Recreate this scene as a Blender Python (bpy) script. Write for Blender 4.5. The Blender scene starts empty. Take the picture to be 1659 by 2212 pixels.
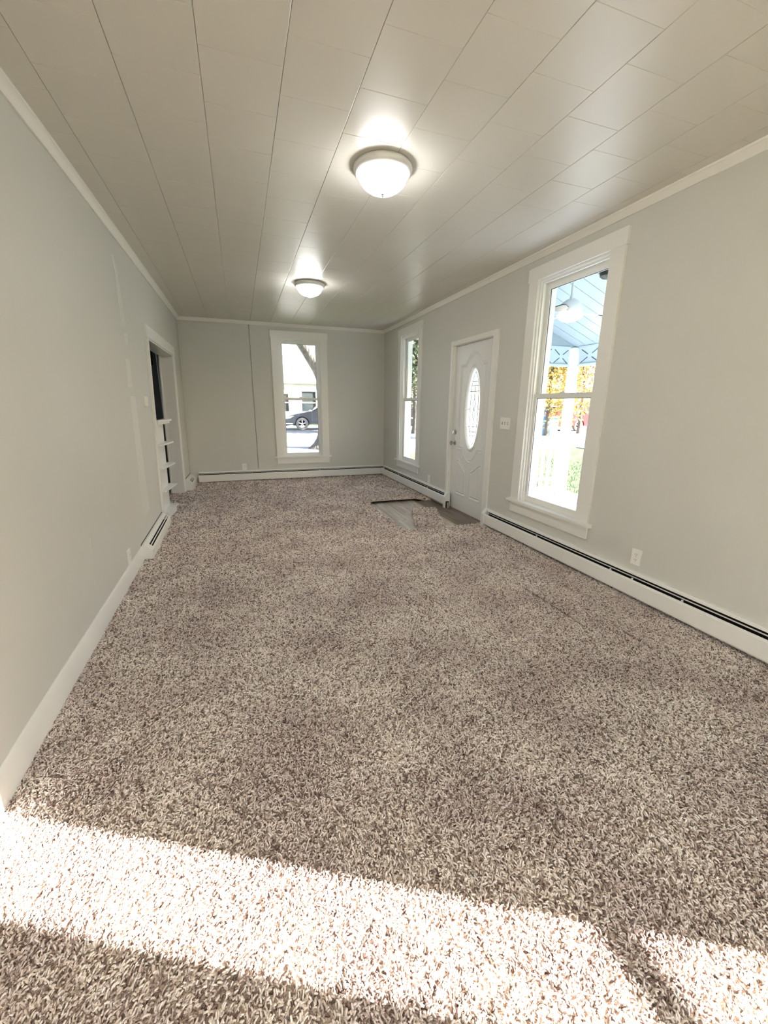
import bpy, bmesh, math, random
import numpy as np
from mathutils import Vector, Matrix

random.seed(7)
rng = np.random.default_rng(7)
S = bpy.context.scene
COL = S.collection
PI = math.pi

# ------------------------------------------------------------------ camera
CAM = (0.8658, 0.0, 1.3306)
F_PX, YAW, PITCH, ROLL = 877.82, 0.3347, -0.2573, 0.0091
cd = bpy.data.cameras.new('camera')
cam = bpy.data.objects.new('camera', cd)
COL.objects.link(cam)
cd.sensor_fit = 'HORIZONTAL'
cd.sensor_width = 36.0
cd.lens = F_PX / 1659.0 * 36.0
cd.clip_start, cd.clip_end = 0.02, 300
_cy, _sy, _cp, _sp = math.cos(YAW), math.sin(YAW), math.cos(PITCH), math.sin(PITCH)
_f = Vector((_sy * _cp, _cy * _cp, _sp))
_r = Vector((_cy, -_sy, 0))
_u = _r.cross(_f)
_r2 = math.cos(ROLL) * _r + math.sin(ROLL) * _u
_u2 = -math.sin(ROLL) * _r + math.cos(ROLL) * _u
M = Matrix((_r2, _u2, -_f)).transposed().to_4x4()
M.translation = CAM
cam.matrix_world = M
S.camera = cam

# ------------------------------------------------------------------ sky, sun, exposure
SKY_STRENGTH = 0.58
SUN_ENERGY = 50.0
LAMP_EMISSION = 35.0
SUN_DIR = Vector((-1.0, 0.525, -0.62)).normalized()
world = bpy.data.worlds.new('sky')
S.world = world
world.use_nodes = True
wn = world.node_tree.nodes
wl = world.node_tree.links
wn.clear()
sky = wn.new('ShaderNodeTexSky')
sky.sky_type = 'NISHITA'
sky.sun_disc = False
sky.sun_elevation = math.radians(28.8)
sky.sun_rotation = math.atan2(1.0, -0.525)
sky.air_density, sky.dust_density, sky.ozone_density = 1.0, 2.5, 1.0
bg = wn.new('ShaderNodeBackground')
wo = wn.new('ShaderNodeOutputWorld')
bg.inputs['Strength'].default_value = SKY_STRENGTH
wl.new(sky.outputs[0], bg.inputs['Color'])
wl.new(bg.outputs[0], wo.inputs['Surface'])

sd = bpy.data.lights.new('sun', 'SUN')
sd.energy = SUN_ENERGY
sd.angle = math.radians(0.7)
sd.color = (1.0, 0.965, 0.91)
sun = bpy.data.objects.new('sun', sd)
COL.objects.link(sun)
sun.rotation_euler = SUN_DIR.to_track_quat('-Z', 'Y').to_euler()
sun.location = (8, -6, 8)

S.view_settings.view_transform = 'Standard'
S.view_settings.look = 'None'
S.view_settings.gamma = 1.0
S.view_settings.use_curve_mapping = False
S.view_settings.exposure = 0.40
S.cycles.use_denoising = True
S.cycles.max_bounces = 12
S.cycles.diffuse_bounces = 8
S.cycles.glossy_bounces = 4
S.cycles.transparent_max_bounces = 16
S.cycles.caustics_reflective = False
S.cycles.caustics_refractive = False
S.cycles.sample_clamp_indirect = 12.0

# ------------------------------------------------------------------ room measures (metres)
W, D, H = 3.479, 7.567, 2.637
YR = -1.5                       # rear wall, behind the camera
TH = 0.17                       # outer wall thickness


# ------------------------------------------------------------------ materials
def lin(r, g, b):
    f = lambda c: c / 12.92 if c <= 0.04045 else ((c + 0.055) / 1.055) ** 2.4
    return (f(r / 255), f(g / 255), f(b / 255), 1.0)


def mat(name, col, rough=0.5, spec=0.5, metal=0.0, bump=0.0, bscale=200.0, var=0.0, vscale=4.0, emis=None, estr=0.0,
        bdist=0.001, stretch=None):
    m = bpy.data.materials.new(name)
    m.use_nodes = True
    nt = m.node_tree
    n, l = nt.nodes, nt.links
    p = n['Principled BSDF']
    p.inputs['Base Color'].default_value = col
    p.inputs['Roughness'].default_value = rough
    p.inputs['Specular IOR Level'].default_value = spec
    p.inputs['Metallic'].default_value = metal
    if emis:
        p.inputs['Emission Color'].default_value = emis
        p.inputs['Emission Strength'].default_value = estr
    g = n.new('ShaderNodeNewGeometry')
    src = g.outputs['Position']
    if stretch:
        mp = n.new('ShaderNodeMapping')
        mp.inputs['Scale'].default_value = stretch
        l.new(src, mp.inputs['Vector'])
        src = mp.outputs[0]
    if var > 0:
        t = n.new('ShaderNodeTexNoise')
        t.inputs['Scale'].default_value = vscale
        t.inputs['Detail'].default_value = 4
        l.new(src, t.inputs['Vector'])
        mr = n.new('ShaderNodeMapRange')
        mr.inputs['From Min'].default_value = 0.3
        mr.inputs['From Max'].default_value = 0.7
        mr.inputs['To Min'].default_value = 1 - var
        mr.inputs['To Max'].default_value = 1 + var
        l.new(t.outputs['Fac'], mr.inputs['Value'])
        mx = n.new('ShaderNodeVectorMath')
        mx.operation = 'SCALE'
        mx.inputs[0].default_value = col[:3]
        l.new(mr.outputs[0], mx.inputs['Scale'])
        l.new(mx.outputs[0], p.inputs['Base Color'])
    if bump > 0:
        t = n.new('ShaderNodeTexNoise')
        t.inputs['Scale'].default_value = bscale
        t.inputs['Detail'].default_value = 3
        l.new(src, t.inputs['Vector'])
        b = n.new('ShaderNodeBump')
        b.inputs['Strength'].default_value = bump
        b.inputs['Distance'].default_value = bdist
        l.new(t.outputs['Fac'], b.inputs['Height'])
        l.new(b.outputs[0], p.inputs['Normal'])
    return m


def glass_mat(name, tint=(1, 1, 1, 1), refl=0.06):
    m = bpy.data.materials.new(name)
    m.use_nodes = True
    n, l = m.node_tree.nodes, m.node_tree.links
    n.clear()
    o = n.new('ShaderNodeOutputMaterial')
    t = n.new('ShaderNodeBsdfTransparent')
    t.inputs[0].default_value = tint
    g = n.new('ShaderNodeBsdfGlossy')
    g.inputs['Roughness'].default_value = 0.02
    fr = n.new('ShaderNodeLayerWeight')
    fr.inputs['Blend'].default_value = 0.12
    mr = n.new('ShaderNodeMapRange')
    mr.inputs['To Min'].default_value = refl * 0.5
    mr.inputs['To Max'].default_value = 0.7
    l.new(fr.outputs['Facing'], mr.inputs['Value'])
    pw = n.new('ShaderNodeMath')
    pw.operation = 'POWER'
    pw.inputs[1].default_value = 3.0
    l.new(fr.outputs['Facing'], pw.inputs[0])
    l.new(pw.outputs[0], mr.inputs['Value'])
    x = n.new('ShaderNodeMixShader')
    l.new(mr.outputs[0], x.inputs[0])
    l.new(t.outputs[0], x.inputs[1])
    l.new(g.outputs[0], x.inputs[2])
    l.new(x.outputs[0], o.inputs['Surface'])
    return m


def frosted_mat(name):
    m = bpy.data.materials.new(name)
    m.use_nodes = True
    n, l = m.node_tree.nodes, m.node_tree.links
    n.clear()
    o = n.new('ShaderNodeOutputMaterial')
    t = n.new('ShaderNodeBsdfTranslucent')
    t.inputs[0].default_value = (0.95, 0.97, 0.96, 1)
    g = n.new('ShaderNodeBsdfTransparent')
    g.inputs[0].default_value = (0.9, 0.93, 0.92, 1)
    tx = n.new('ShaderNodeTexVoronoi')
    tx.inputs['Scale'].default_value = 60
    geo = n.new('ShaderNodeNewGeometry')
    l.new(geo.outputs['Position'], tx.inputs['Vector'])
    mr = n.new('ShaderNodeMapRange')
    mr.inputs['To Min'].default_value = 0.35
    mr.inputs['To Max'].default_value = 0.75
    l.new(tx.outputs['Distance'], mr.inputs['Value'])
    x = n.new('ShaderNodeMixShader')
    l.new(mr.outputs[0], x.inputs[0])
    l.new(g.outputs[0], x.inputs[1])
    l.new(t.outputs[0], x.inputs[2])
    gl = n.new('ShaderNodeBsdfGlossy')
    gl.inputs['Roughness'].default_value = 0.15
    y = n.new('ShaderNodeMixShader')
    y.inputs[0].default_value = 0.06
    l.new(x.outputs[0], y.inputs[1])
    l.new(gl.outputs[0], y.inputs[2])
    l.new(y.outputs[0], o.inputs['Surface'])
    return m


def wood_mat(name, c1, c2, rough=0.4):
    m = bpy.data.materials.new(name)
    m.use_nodes = True
    n, l = m.node_tree.nodes, m.node_tree.links
    p = n['Principled BSDF']
    p.inputs['Roughness'].default_value = rough
    g = n.new('ShaderNodeNewGeometry')
    mp = n.new('ShaderNodeMapping')
    mp.inputs['Scale'].default_value = (26, 2.2, 10)
    oi = n.new('ShaderNodeObjectInfo')
    ad = n.new('ShaderNodeVectorMath')
    ad.operation = 'ADD'
    cb = n.new('ShaderNodeCombineXYZ')
    ml = n.new('ShaderNodeMath')
    ml.operation = 'MULTIPLY'
    ml.inputs[1].default_value = 20
    l.new(oi.outputs['Random'], ml.inputs[0])
    l.new(ml.outputs[0], cb.inputs['Y'])
    l.new(g.outputs['Position'], ad.inputs[0])
    l.new(cb.outputs[0], ad.inputs[1])
    l.new(ad.outputs[0], mp.inputs['Vector'])
    t = n.new('ShaderNodeTexNoise')
    t.inputs['Scale'].default_value = 1.0
    t.inputs['Detail'].default_value = 6
    t.inputs['Distortion'].default_value = 0.6
    l.new(mp.outputs[0], t.inputs['Vector'])
    cr = n.new('ShaderNodeValToRGB')
    cr.color_ramp.elements[0].position = 0.32
    cr.color_ramp.elements[1].position = 0.68
    cr.color_ramp.elements[0].color = c1
    cr.color_ramp.elements[1].color = c2
    l.new(t.outputs['Fac'], cr.inputs[0])
    l.new(cr.outputs[0], p.inputs['Base Color'])
    return m


def carpet_mat(name, base=False):
    m = bpy.data.materials.new(name)
    m.use_nodes = True
    n, l = m.node_tree.nodes, m.node_tree.links
    p = n['Principled BSDF']
    p.inputs['Roughness'].default_value = 0.9
    p.inputs['Specular IOR Level'].default_value = 0.12
    cr = n.new('ShaderNodeValToRGB')
    e = cr.color_ramp.elements
    e[0].position, e[0].color = 0.0, lin(118, 99, 91)
    e[1].position, e[1].color = 1.0, lin(255, 250, 244)
    for pos, c in ((0.15, lin(156, 136, 125)), (0.36, lin(222, 208, 198)), (0.62, lin(240, 229, 220)), (0.82, lin(250, 243, 235))):
        k = e.new(pos)
        k.color = c
    geo = n.new('ShaderNodeNewGeometry')
    if base:
        t = n.new('ShaderNodeTexNoise')
        t.inputs['Scale'].default_value = 150
        t.inputs['Detail'].default_value = 2
        l.new(geo.outputs['Position'], t.inputs['Vector'])
        mr = n.new('ShaderNodeMapRange')
        mr.inputs['From Min'].default_value = 0.3
        mr.inputs['From Max'].default_value = 0.75
        mr.inputs['To Max'].default_value = 0.8
        l.new(t.outputs['Fac'], mr.inputs['Value'])
        l.new(mr.outputs[0], cr.inputs[0])
        b = n.new('ShaderNodeBump')
        b.inputs['Strength'].default_value = 1.0
        b.inputs['Distance'].default_value = 0.006
        l.new(t.outputs['Fac'], b.inputs['Height'])
        l.new(b.outputs[0], p.inputs['Normal'])
    else:
        oi = n.new('ShaderNodeObjectInfo')
        l.new(oi.outputs['Random'], cr.inputs[0])
    t2 = n.new('ShaderNodeTexNoise')
    t2.inputs['Scale'].default_value = 2.6
    t2.inputs['Detail'].default_value = 3
    l.new(geo.outputs['Position'], t2.inputs['Vector'])
    cr2 = n.new('ShaderNodeValToRGB')
    cr2.color_ramp.elements[0].position = 0.36
    cr2.color_ramp.elements[1].position = 0.62
    cr2.color_ramp.elements[0].color = (0.83, 0.78, 0.78, 1)
    cr2.color_ramp.elements[1].color = (1.04, 1.03, 1.01, 1)
    l.new(t2.outputs['Fac'], cr2.inputs[0])
    mx = n.new('ShaderNodeVectorMath')
    mx.operation = 'MULTIPLY'
    l.new(cr.outputs[0], mx.inputs[0])
    l.new(cr2.outputs[0], mx.inputs[1])
    l.new(mx.outputs[0], p.inputs['Base Color'])
    if not base:
        # yarn lets part of the light through
        tr = n.new('ShaderNodeBsdfTranslucent')
        l.new(mx.outputs[0], tr.inputs[0])
        ms = n.new('ShaderNodeMixShader')
        ms.inputs[0].default_value = 0.12
        l.new(p.outputs[0], ms.inputs[1])
        l.new(tr.outputs[0], ms.inputs[2])
        l.new(ms.outputs[0], n['Material Output'].inputs['Surface'])
    return m


MT = {}
MT['wall'] = mat('wall_paint', (0.625, 0.618, 0.575, 1), 0.5, 0.35, bump=0.12, bscale=260, var=0.015, vscale=1.2)
MT['ceil'] = mat('ceiling_paint', (0.635, 0.607, 0.545, 1), 0.35, 0.5, bump=0.10, bscale=9, bdist=0.004)
MT['trim'] = mat('trim_paint', (0.80, 0.79, 0.75, 1), 0.32, 0.5, bump=0.05, bscale=120)
MT['crown'] = mat('crown_paint', (0.80, 0.78, 0.72, 1), 0.4, 0.5, bump=0.35, bscale=25, bdist=0.004)
MT['door'] = mat('door_paint', (0.76, 0.76, 0.74, 1), 0.27, 0.5, bump=0.03, bscale=150)
MT['heater'] = mat('heater_enamel', (0.82, 0.81, 0.77, 1), 0.28, 0.5, bump=0.03, bscale=80)
MT['heater_old'] = mat('heater_cream_enamel', (0.80, 0.785, 0.73, 1), 0.3, 0.5, bump=0.03, bscale=80)
MT['dark'] = mat('slot_dark', (0.012, 0.011, 0.010, 1), 0.7, 0.2, var=0.2, vscale=30)
MT['fins'] = mat('fin_metal', (0.05, 0.045, 0.04, 1), 0.5, 0.3, metal=0.6, var=0.3, vscale=90)
MT['pane'] = glass_mat('window_glass')
MT['frost'] = frosted_mat('door_glass')
MT['came'] = mat('lead_came', (0.10, 0.10, 0.10, 1), 0.4, 0.4, metal=0.7, var=0.1, vscale=50)
MT['chrome'] = mat('brushed_nickel', (0.62, 0.60, 0.57, 1), 0.16, 0.5, metal=1.0, var=0.03, vscale=60)
MT['nickel'] = mat('painted_nickel_ring', (0.70, 0.69, 0.67, 1), 0.3, 0.5, metal=0.15, var=0.02, vscale=30)
MT['plastic'] = mat('white_plastic', (0.84, 0.82, 0.77, 1), 0.35, 0.5, bump=0.02, bscale=90)
MT['slot'] = mat('socket_slot', (0.10, 0.09, 0.08, 1), 0.6, 0.3, var=0.1, vscale=40)
MT['bowl'] = mat('lit_glass_bowl', (0.9, 0.9, 0.88, 1), 0.3, 0.5, emis=(1.0, 1.0, 0.985, 1), estr=LAMP_EMISSION, var=0.01, vscale=20)
MT['porchbowl'] = mat('lit_porch_bowl', (0.9, 0.9, 0.88, 1), 0.3, 0.5, emis=(1.0, 0.98, 0.95, 1), estr=5.0, var=0.01, vscale=20)
MT['carpet'] = carpet_mat('carpet_yarn')
MT['carpet_base'] = carpet_mat('carpet_backing_yarn', True)
MT['plank'] = wood_mat('grey_vinyl_plank', lin(158, 148, 138), lin(206, 198, 188))
MT['plank_dark'] = wood_mat('worn_wood_plank', lin(92, 78, 66), lin(132, 116, 100))
MT['tack'] = mat('pale_strip', lin(190, 175, 155), 0.6, 0.3, var=0.1, vscale=40)
MT['subfloor'] = mat('subfloor', lin(80, 65, 52), 0.8, 0.2, var=0.2, vscale=12)
MT['hall'] = mat('dim_room_paint', (0.10, 0.10, 0.095, 1), 0.7, 0.2, var=0.05, vscale=3)  # dark grey carries the dimness of the unlit room
MT['black'] = mat('doorway_black', (0.012, 0.012, 0.013, 1), 0.45, 0.3, var=0.2, vscale=8)  # black stands in for the dark of the doorway
MT['hallblue'] = mat('hall_trim_paint', (0.42, 0.46, 0.52, 1), 0.5, 0.4, var=0.03, vscale=5)
MT['siding'] = mat('exterior_siding', (0.27, 0.29, 0.30, 1), 0.5, 0.4, var=0.03, vscale=6)
MT['porchceil'] = mat('porch_ceiling_vinyl', (0.34, 0.41, 0.455, 1), 0.3, 0.5, bump=0.03, bscale=40)
MT['porchwhite'] = mat('porch_white_paint', (0.80, 0.83, 0.87, 1), 0.4, 0.4, var=0.03, vscale=7)
MT['porchfloor'] = mat('porch_floor_paint', (0.28, 0.33, 0.42, 1), 0.45, 0.4, var=0.12, vscale=9)
MT['porchpale'] = mat('valance_pale_paint', (0.52, 0.61, 0.68, 1), 0.4, 0.4, var=0.02, vscale=6)
MT['slit'] = mat('dark_slit', (0.07, 0.085, 0.11, 1), 0.7, 0.2, var=0.1, vscale=20)
MT['fan_dark'] = mat('fan_blade_dark', (0.03, 0.028, 0.025, 1), 0.4, 0.4, var=0.2, vscale=20)
MT['grass'] = mat('lawn_grass', (0.10, 0.135, 0.075, 1), 0.9, 0.1, bump=1.0, bscale=60, var=0.45, vscale=7, bdist=0.03)
MT['blade'] = mat('grass_blade', (0.12, 0.165, 0.09, 1), 0.8, 0.2, var=0.4, vscale=5)
MT['street'] = mat('street_asphalt', (0.24, 0.24, 0.235, 1), 0.9, 0.2, bump=0.4, bscale=60, var=0.12, vscale=2)
MT['walk'] = mat('sidewalk_concrete', (0.36, 0.355, 0.34, 1), 0.85, 0.2, bump=0.3, bscale=40, var=0.1, vscale=3)
MT['bark'] = mat('bark', (0.13, 0.115, 0.10, 1), 0.9, 0.2, bump=1.0, bscale=16, var=0.4, vscale=9, bdist=0.05, stretch=(1, 1, 0.25))
MT['leaf_y'] = mat('leaf_yellow', (0.42, 0.33, 0.10, 1), 0.6, 0.3, var=0.4, vscale=3)
MT['leaf_o'] = mat('leaf_rust', (0.42, 0.29, 0.15, 1), 0.6, 0.3, var=0.5, vscale=3)
MT['leaf_g'] = mat('leaf_green', (0.17, 0.20, 0.12, 1), 0.6, 0.3, var=0.5, vscale=2)
MT['car_navy'] = mat('car_paint_navy', (0.022, 0.032, 0.06, 1), 0.2, 0.6, var=0.05, vscale=3)
MT['car_red'] = mat('car_paint_red', (0.35, 0.02, 0.03, 1), 0.2, 0.6, var=0.05, vscale=3)
MT['car_glass'] = mat('car_glass_tint', (0.03, 0.04, 0.045, 1), 0.05, 0.7, var=0.05, vscale=3)
MT['well'] = mat('wheel_well_black', (0.02, 0.02, 0.022, 1), 0.9, 0.1, var=0.1, vscale=20)
MT['tyre'] = mat('tyre_rubber', (0.20, 0.195, 0.19, 1), 0.8, 0.2, var=0.1, vscale=20)
MT['rim'] = mat('alloy_rim', (0.75, 0.75, 0.75, 1), 0.3, 0.5, metal=0.6, var=0.05, vscale=10)
MT['lens'] = mat('lamp_lens', (0.8, 0.8, 0.8, 1), 0.1, 0.6, var=0.02, vscale=10)
MT['bin'] = mat('blue_bin_plastic', (0.05, 0.22, 0.42, 1), 0.4, 0.4, var=0.05, vscale=6)
MT['roof'] = mat('roof_shingle', (0.20, 0.19, 0.18, 1), 0.9, 0.2, var=0.2, vscale=6)
MT['house'] = mat('house_white_siding', (0.78, 0.77, 0.74, 1), 0.6, 0.3, var=0.03, vscale=4)
MT['house_g'] = mat('house_grey_siding', (0.30, 0.33, 0.33, 1), 0.6, 0.3, var=0.06, vscale=4)


# ------------------------------------------------------------------ mesh builder
class B:
    def __init__(s):
        s.bm = bmesh.new()

    def quadbox(s, pts):
        v = [s.bm.verts.new(p) for p in pts]
        for f in ((0, 1, 2, 3), (7, 6, 5, 4), (0, 4, 5, 1), (1, 5, 6, 2), (2, 6, 7, 3), (3, 7, 4, 0)):
            s.bm.faces.new([v[i] for i in f])
        return s

    def box(s, x0, x1, y0, y1, z0, z1):
        return s.quadbox([(x0, y0, z0), (x1, y0, z0), (x1, y1, z0), (x0, y1, z0),
                          (x0, y0, z1), (x1, y0, z1), (x1, y1, z1), (x0, y1, z1)])

    def prism(s, prof, ax, a0, a1, steps=1):
        """prof: 2D points; ax: axis of extrusion (0,1,2); remaining axes in order take the profile"""
        rings = []
        for k in range(steps + 1):
            a = a0 + (a1 - a0) * k / steps
            ring = []
            for (p, q) in prof:
                c = [p, q]
                c.insert(ax, a)
                ring.append(s.bm.verts.new(c))
            rings.append(ring)
        n = len(prof)
        for k in range(steps):
            for i in range(n):
                j = (i + 1) % n
                s.bm.faces.new((rings[k][i], rings[k][j], rings[k + 1][j], rings[k + 1][i]))
        s.bm.faces.new(rings[0][::-1])
        s.bm.faces.new(rings[-1])
        return s

    def lathe(s, prof, c, n=32, axis=2):
        """prof: (r, h) pairs; revolve about axis through c"""
        rings = []
        for (r, h) in prof:
            ring = []
            if r < 1e-6:
                p = [0, 0, 0]
                p[axis] = h
                ring = [s.bm.verts.new((c[0] + p[0], c[1] + p[1], c[2] + p[2]))]
            else:
                for i in range(n):
                    t = 2 * PI * i / n
                    a, b = r * math.cos(t), r * math.sin(t)
                    p = [a, b]
                    p.insert(axis, h)
                    ring.append(s.bm.verts.new((c[0] + p[0], c[1] + p[1], c[2] + p[2])))
            rings.append(ring)
        for k in range(len(rings) - 1):
            A, Bq = rings[k], rings[k + 1]
            if len(A) == 1 and len(Bq) == 1:
                continue
            for i in range(n):
                j = (i + 1) % n
                if len(A) == 1:
                    s.bm.faces.new((A[0], Bq[i], Bq[j]))
                elif len(Bq) == 1:
                    s.bm.faces.new((A[i], A[j], Bq[0]))
                else:
                    s.bm.faces.new((A[i], A[j], Bq[j], Bq[i]))
        return s

    def tube(s, path, rad, n=8, cap=True):
        """rad: number or list"""
        P = [Vector(p) for p in path]
        R = rad if isinstance(rad, (list, tuple)) else [rad] * len(P)
        rings = []
        up = Vector((0, 0, 1))
        for i, p in enumerate(P):
            d = (P[min(i + 1, len(P) - 1)] - P[max(i - 1, 0)]).normalized()
            a = d.cross(up)
            if a.length < 1e-3:
                a = d.cross(Vector((0, 1, 0)))
            a.normalize()
            b = d.cross(a)
            rings.append([s.bm.verts.new(p + R[i] * (math.cos(2 * PI * k / n) * a + math.sin(2 * PI * k / n) * b)) for k in range(n)])
        for i in range(len(P) - 1):
            for k in range(n):
                j = (k + 1) % n
                s.bm.faces.new((rings[i][k], rings[i][j], rings[i + 1][j], rings[i + 1][k]))
        if cap:
            s.bm.faces.new(rings[0][::-1])
            s.bm.faces.new(rings[-1])
        return s

    def build(s, name, material, parent=None, bevel=0.0, smooth=False, xf=None, seg=1):
        bm = s.bm
        if bevel > 0:
            es = [e for e in bm.edges if len(e.link_faces) == 2 and e.calc_face_angle(0) > 0.6]
            bmesh.ops.bevel(bm, geom=es, offset=bevel, segments=seg, affect='EDGES', profile=0.5, clamp_overlap=True)
        if xf:
            for v in bm.verts:
                v.co = Vector(xf(*v.co))
        bmesh.ops.recalc_face_normals(bm, faces=bm.faces)
        me = bpy.data.meshes.new(name)
        bm.to_mesh(me)
        bm.free()
        me.materials.append(material)
        if smooth:
            me.polygons.foreach_set('use_smooth', [True] * len(me.polygons))
            try:
                me.set_sharp_from_angle(angle=math.radians(40))
            except Exception:
                pass
        o = bpy.data.objects.new(name, me)
        COL.objects.link(o)
        if parent is not None:
            o.parent = parent
            o.matrix_parent_inverse = parent.matrix_basis.inverted()
        return o


def tag(o, label=None, cat=None, group=None, kind=None):
    if label:
        o['label'] = label
    if cat:
        o['category'] = cat
    if group:
        o['group'] = group
    if kind:
        o['kind'] = kind
    return o


def empty(name, loc, label, cat, group=None, kind=None):
    o = bpy.data.objects.new(name, None)
    COL.objects.link(o)
    o.location = loc
    o.empty_display_size = 0.1
    return tag(o, label, cat, group, kind)


def from_np(name, verts, faces, material, parent=None, smooth=False):
    me = bpy.data.meshes.new(name)
    me.from_pydata([tuple(v) for v in verts], [], [tuple(f) for f in faces])
    me.materials.append(material)
    if smooth:
        me.polygons.foreach_set('use_smooth', [True] * len(me.polygons))
    me.update()
    o = bpy.data.objects.new(name, me)
    COL.objects.link(o)
    if parent is not None:
        o.parent = parent
        o.matrix_parent_inverse = parent.matrix_basis.inverted()
    return o


# left wall of this old house is a little out of true: offset of its plane
_TY, _TX = (-3, 2.0, 2.8, 4.3, 7.7), (0.0, 0.0, 0.018, 0.03, 0.043)
_BY, _BX = (-3, 1.4, 2.0, 3.8, 5.1, 6.0, 6.75, 7.7), (0.004, 0.004, -0.006, -0.030, -0.056, -0.048, -0.030, -0.008)


def xl(y, z):
    a = float(np.interp(y, _TY, _TX))
    b = float(np.interp(y, _BY, _BX))
    t = min(max(z / H, 0), 1)
    return a * t + b * (1 - t)


def lw(x, y, z):
    return (x + xl(y, z), y, z)


# ------------------------------------------------------------------ floor: subfloor, planks, carpet
HX, HY0, HY1 = 2.48, 3.95, 5.29        # cut-out in the carpet by the door
fl = B().box(-2.0, W + TH, YR - TH, D + TH, -0.16, -0.03).build('floor', MT['subfloor'])
tag(fl, 'room floor under the brown carpet, bare by the front door', 'floor', kind='structure')


def flap(x, y):
    """carpet edge curling up at the back of the cut-out"""
    if y < HY1 - 0.001 or y > HY1 + 0.45 or x < 2.30:
        return 0.0
    t = 1 - (y - HY1) / 0.45
    e = min(1.0, max(0.0, (x - 2.30) / 0.25)) * min(1.0, max(0.0, (3.36 - x) / 0.2))
    return 0.042 * e * t * t


def carpet_grid(z):
    xs = sorted(set([round(v, 4) for v in list(np.arange(-0.06, W - 0.06, 0.12)) + [2.30, 2.40, HX, 2.798, 2.822, 2.986, 3.006, 3.30, 3.36, W - 0.005]]))
    ys = sorted(set([round(v, 4) for v in list(np.arange(YR, D, 0.12)) + [1.376, 1.643, 1.66, 2.374, HY0, HY1, HY1 + 0.03, HY1 + 0.07,
                                                                       HY1 + 0.11, HY1 + 0.16, HY1 + 0.22, HY1 + 0.30, HY1 + 0.45, D]]))

    def hole(x, y):
        if x > HX and HY0 < y < HY1:
            return True
        if 2.798 < x < 2.822 and 1.66 < y < 2.374:
            return True
        if 2.986 < x < 3.006 and 1.376 < y < 1.643:
            return True
        return False
    V, F, ix = [], [], {}

    def vid(x, y):
        k = (x, y)
        if k not in ix:
            ix[k] = len(V)
            V.append((x, y, z + flap(x, y)))
        return ix[k]
    for i in range(len(xs) - 1):
        for j in range(len(ys) - 1):
            if not hole((xs[i] + xs[i + 1]) / 2, (ys[j] + ys[j + 1]) / 2):
                F.append((vid(xs[i], ys[j]), vid(xs[i + 1], ys[j]), vid(xs[i + 1], ys[j + 1]), vid(xs[i], ys[j + 1])))
    # the strip that runs through the wide opening into the next room
    xs2 = [-1.3, -0.9, -0.5, -0.2, -0.06]
    ys2 = [4.3, 4.7, 5.1, 5.5, 5.9, 6.3, 6.75, 7.2, D]
    for i in range(len(xs2) - 1):
        for j in range(len(ys2) - 1):
            F.append((vid(xs2[i], ys2[j]), vid(xs2[i + 1], ys2[j]), vid(xs2[i + 1], ys2[j + 1]), vid(xs2[i], ys2[j + 1])))
    return V, F


V, F = carpet_grid(-0.006)
cb = from_np('carpet_backing', V, F, MT['carpet_base'], fl)
so = cb.modifiers.new('thick', 'SOLIDIFY')
so.thickness = 0.014
so.offset = -1
cb['label'] = 'mottled tan and brown carpet backing'
cb['kind'] = 'stuff'


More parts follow.
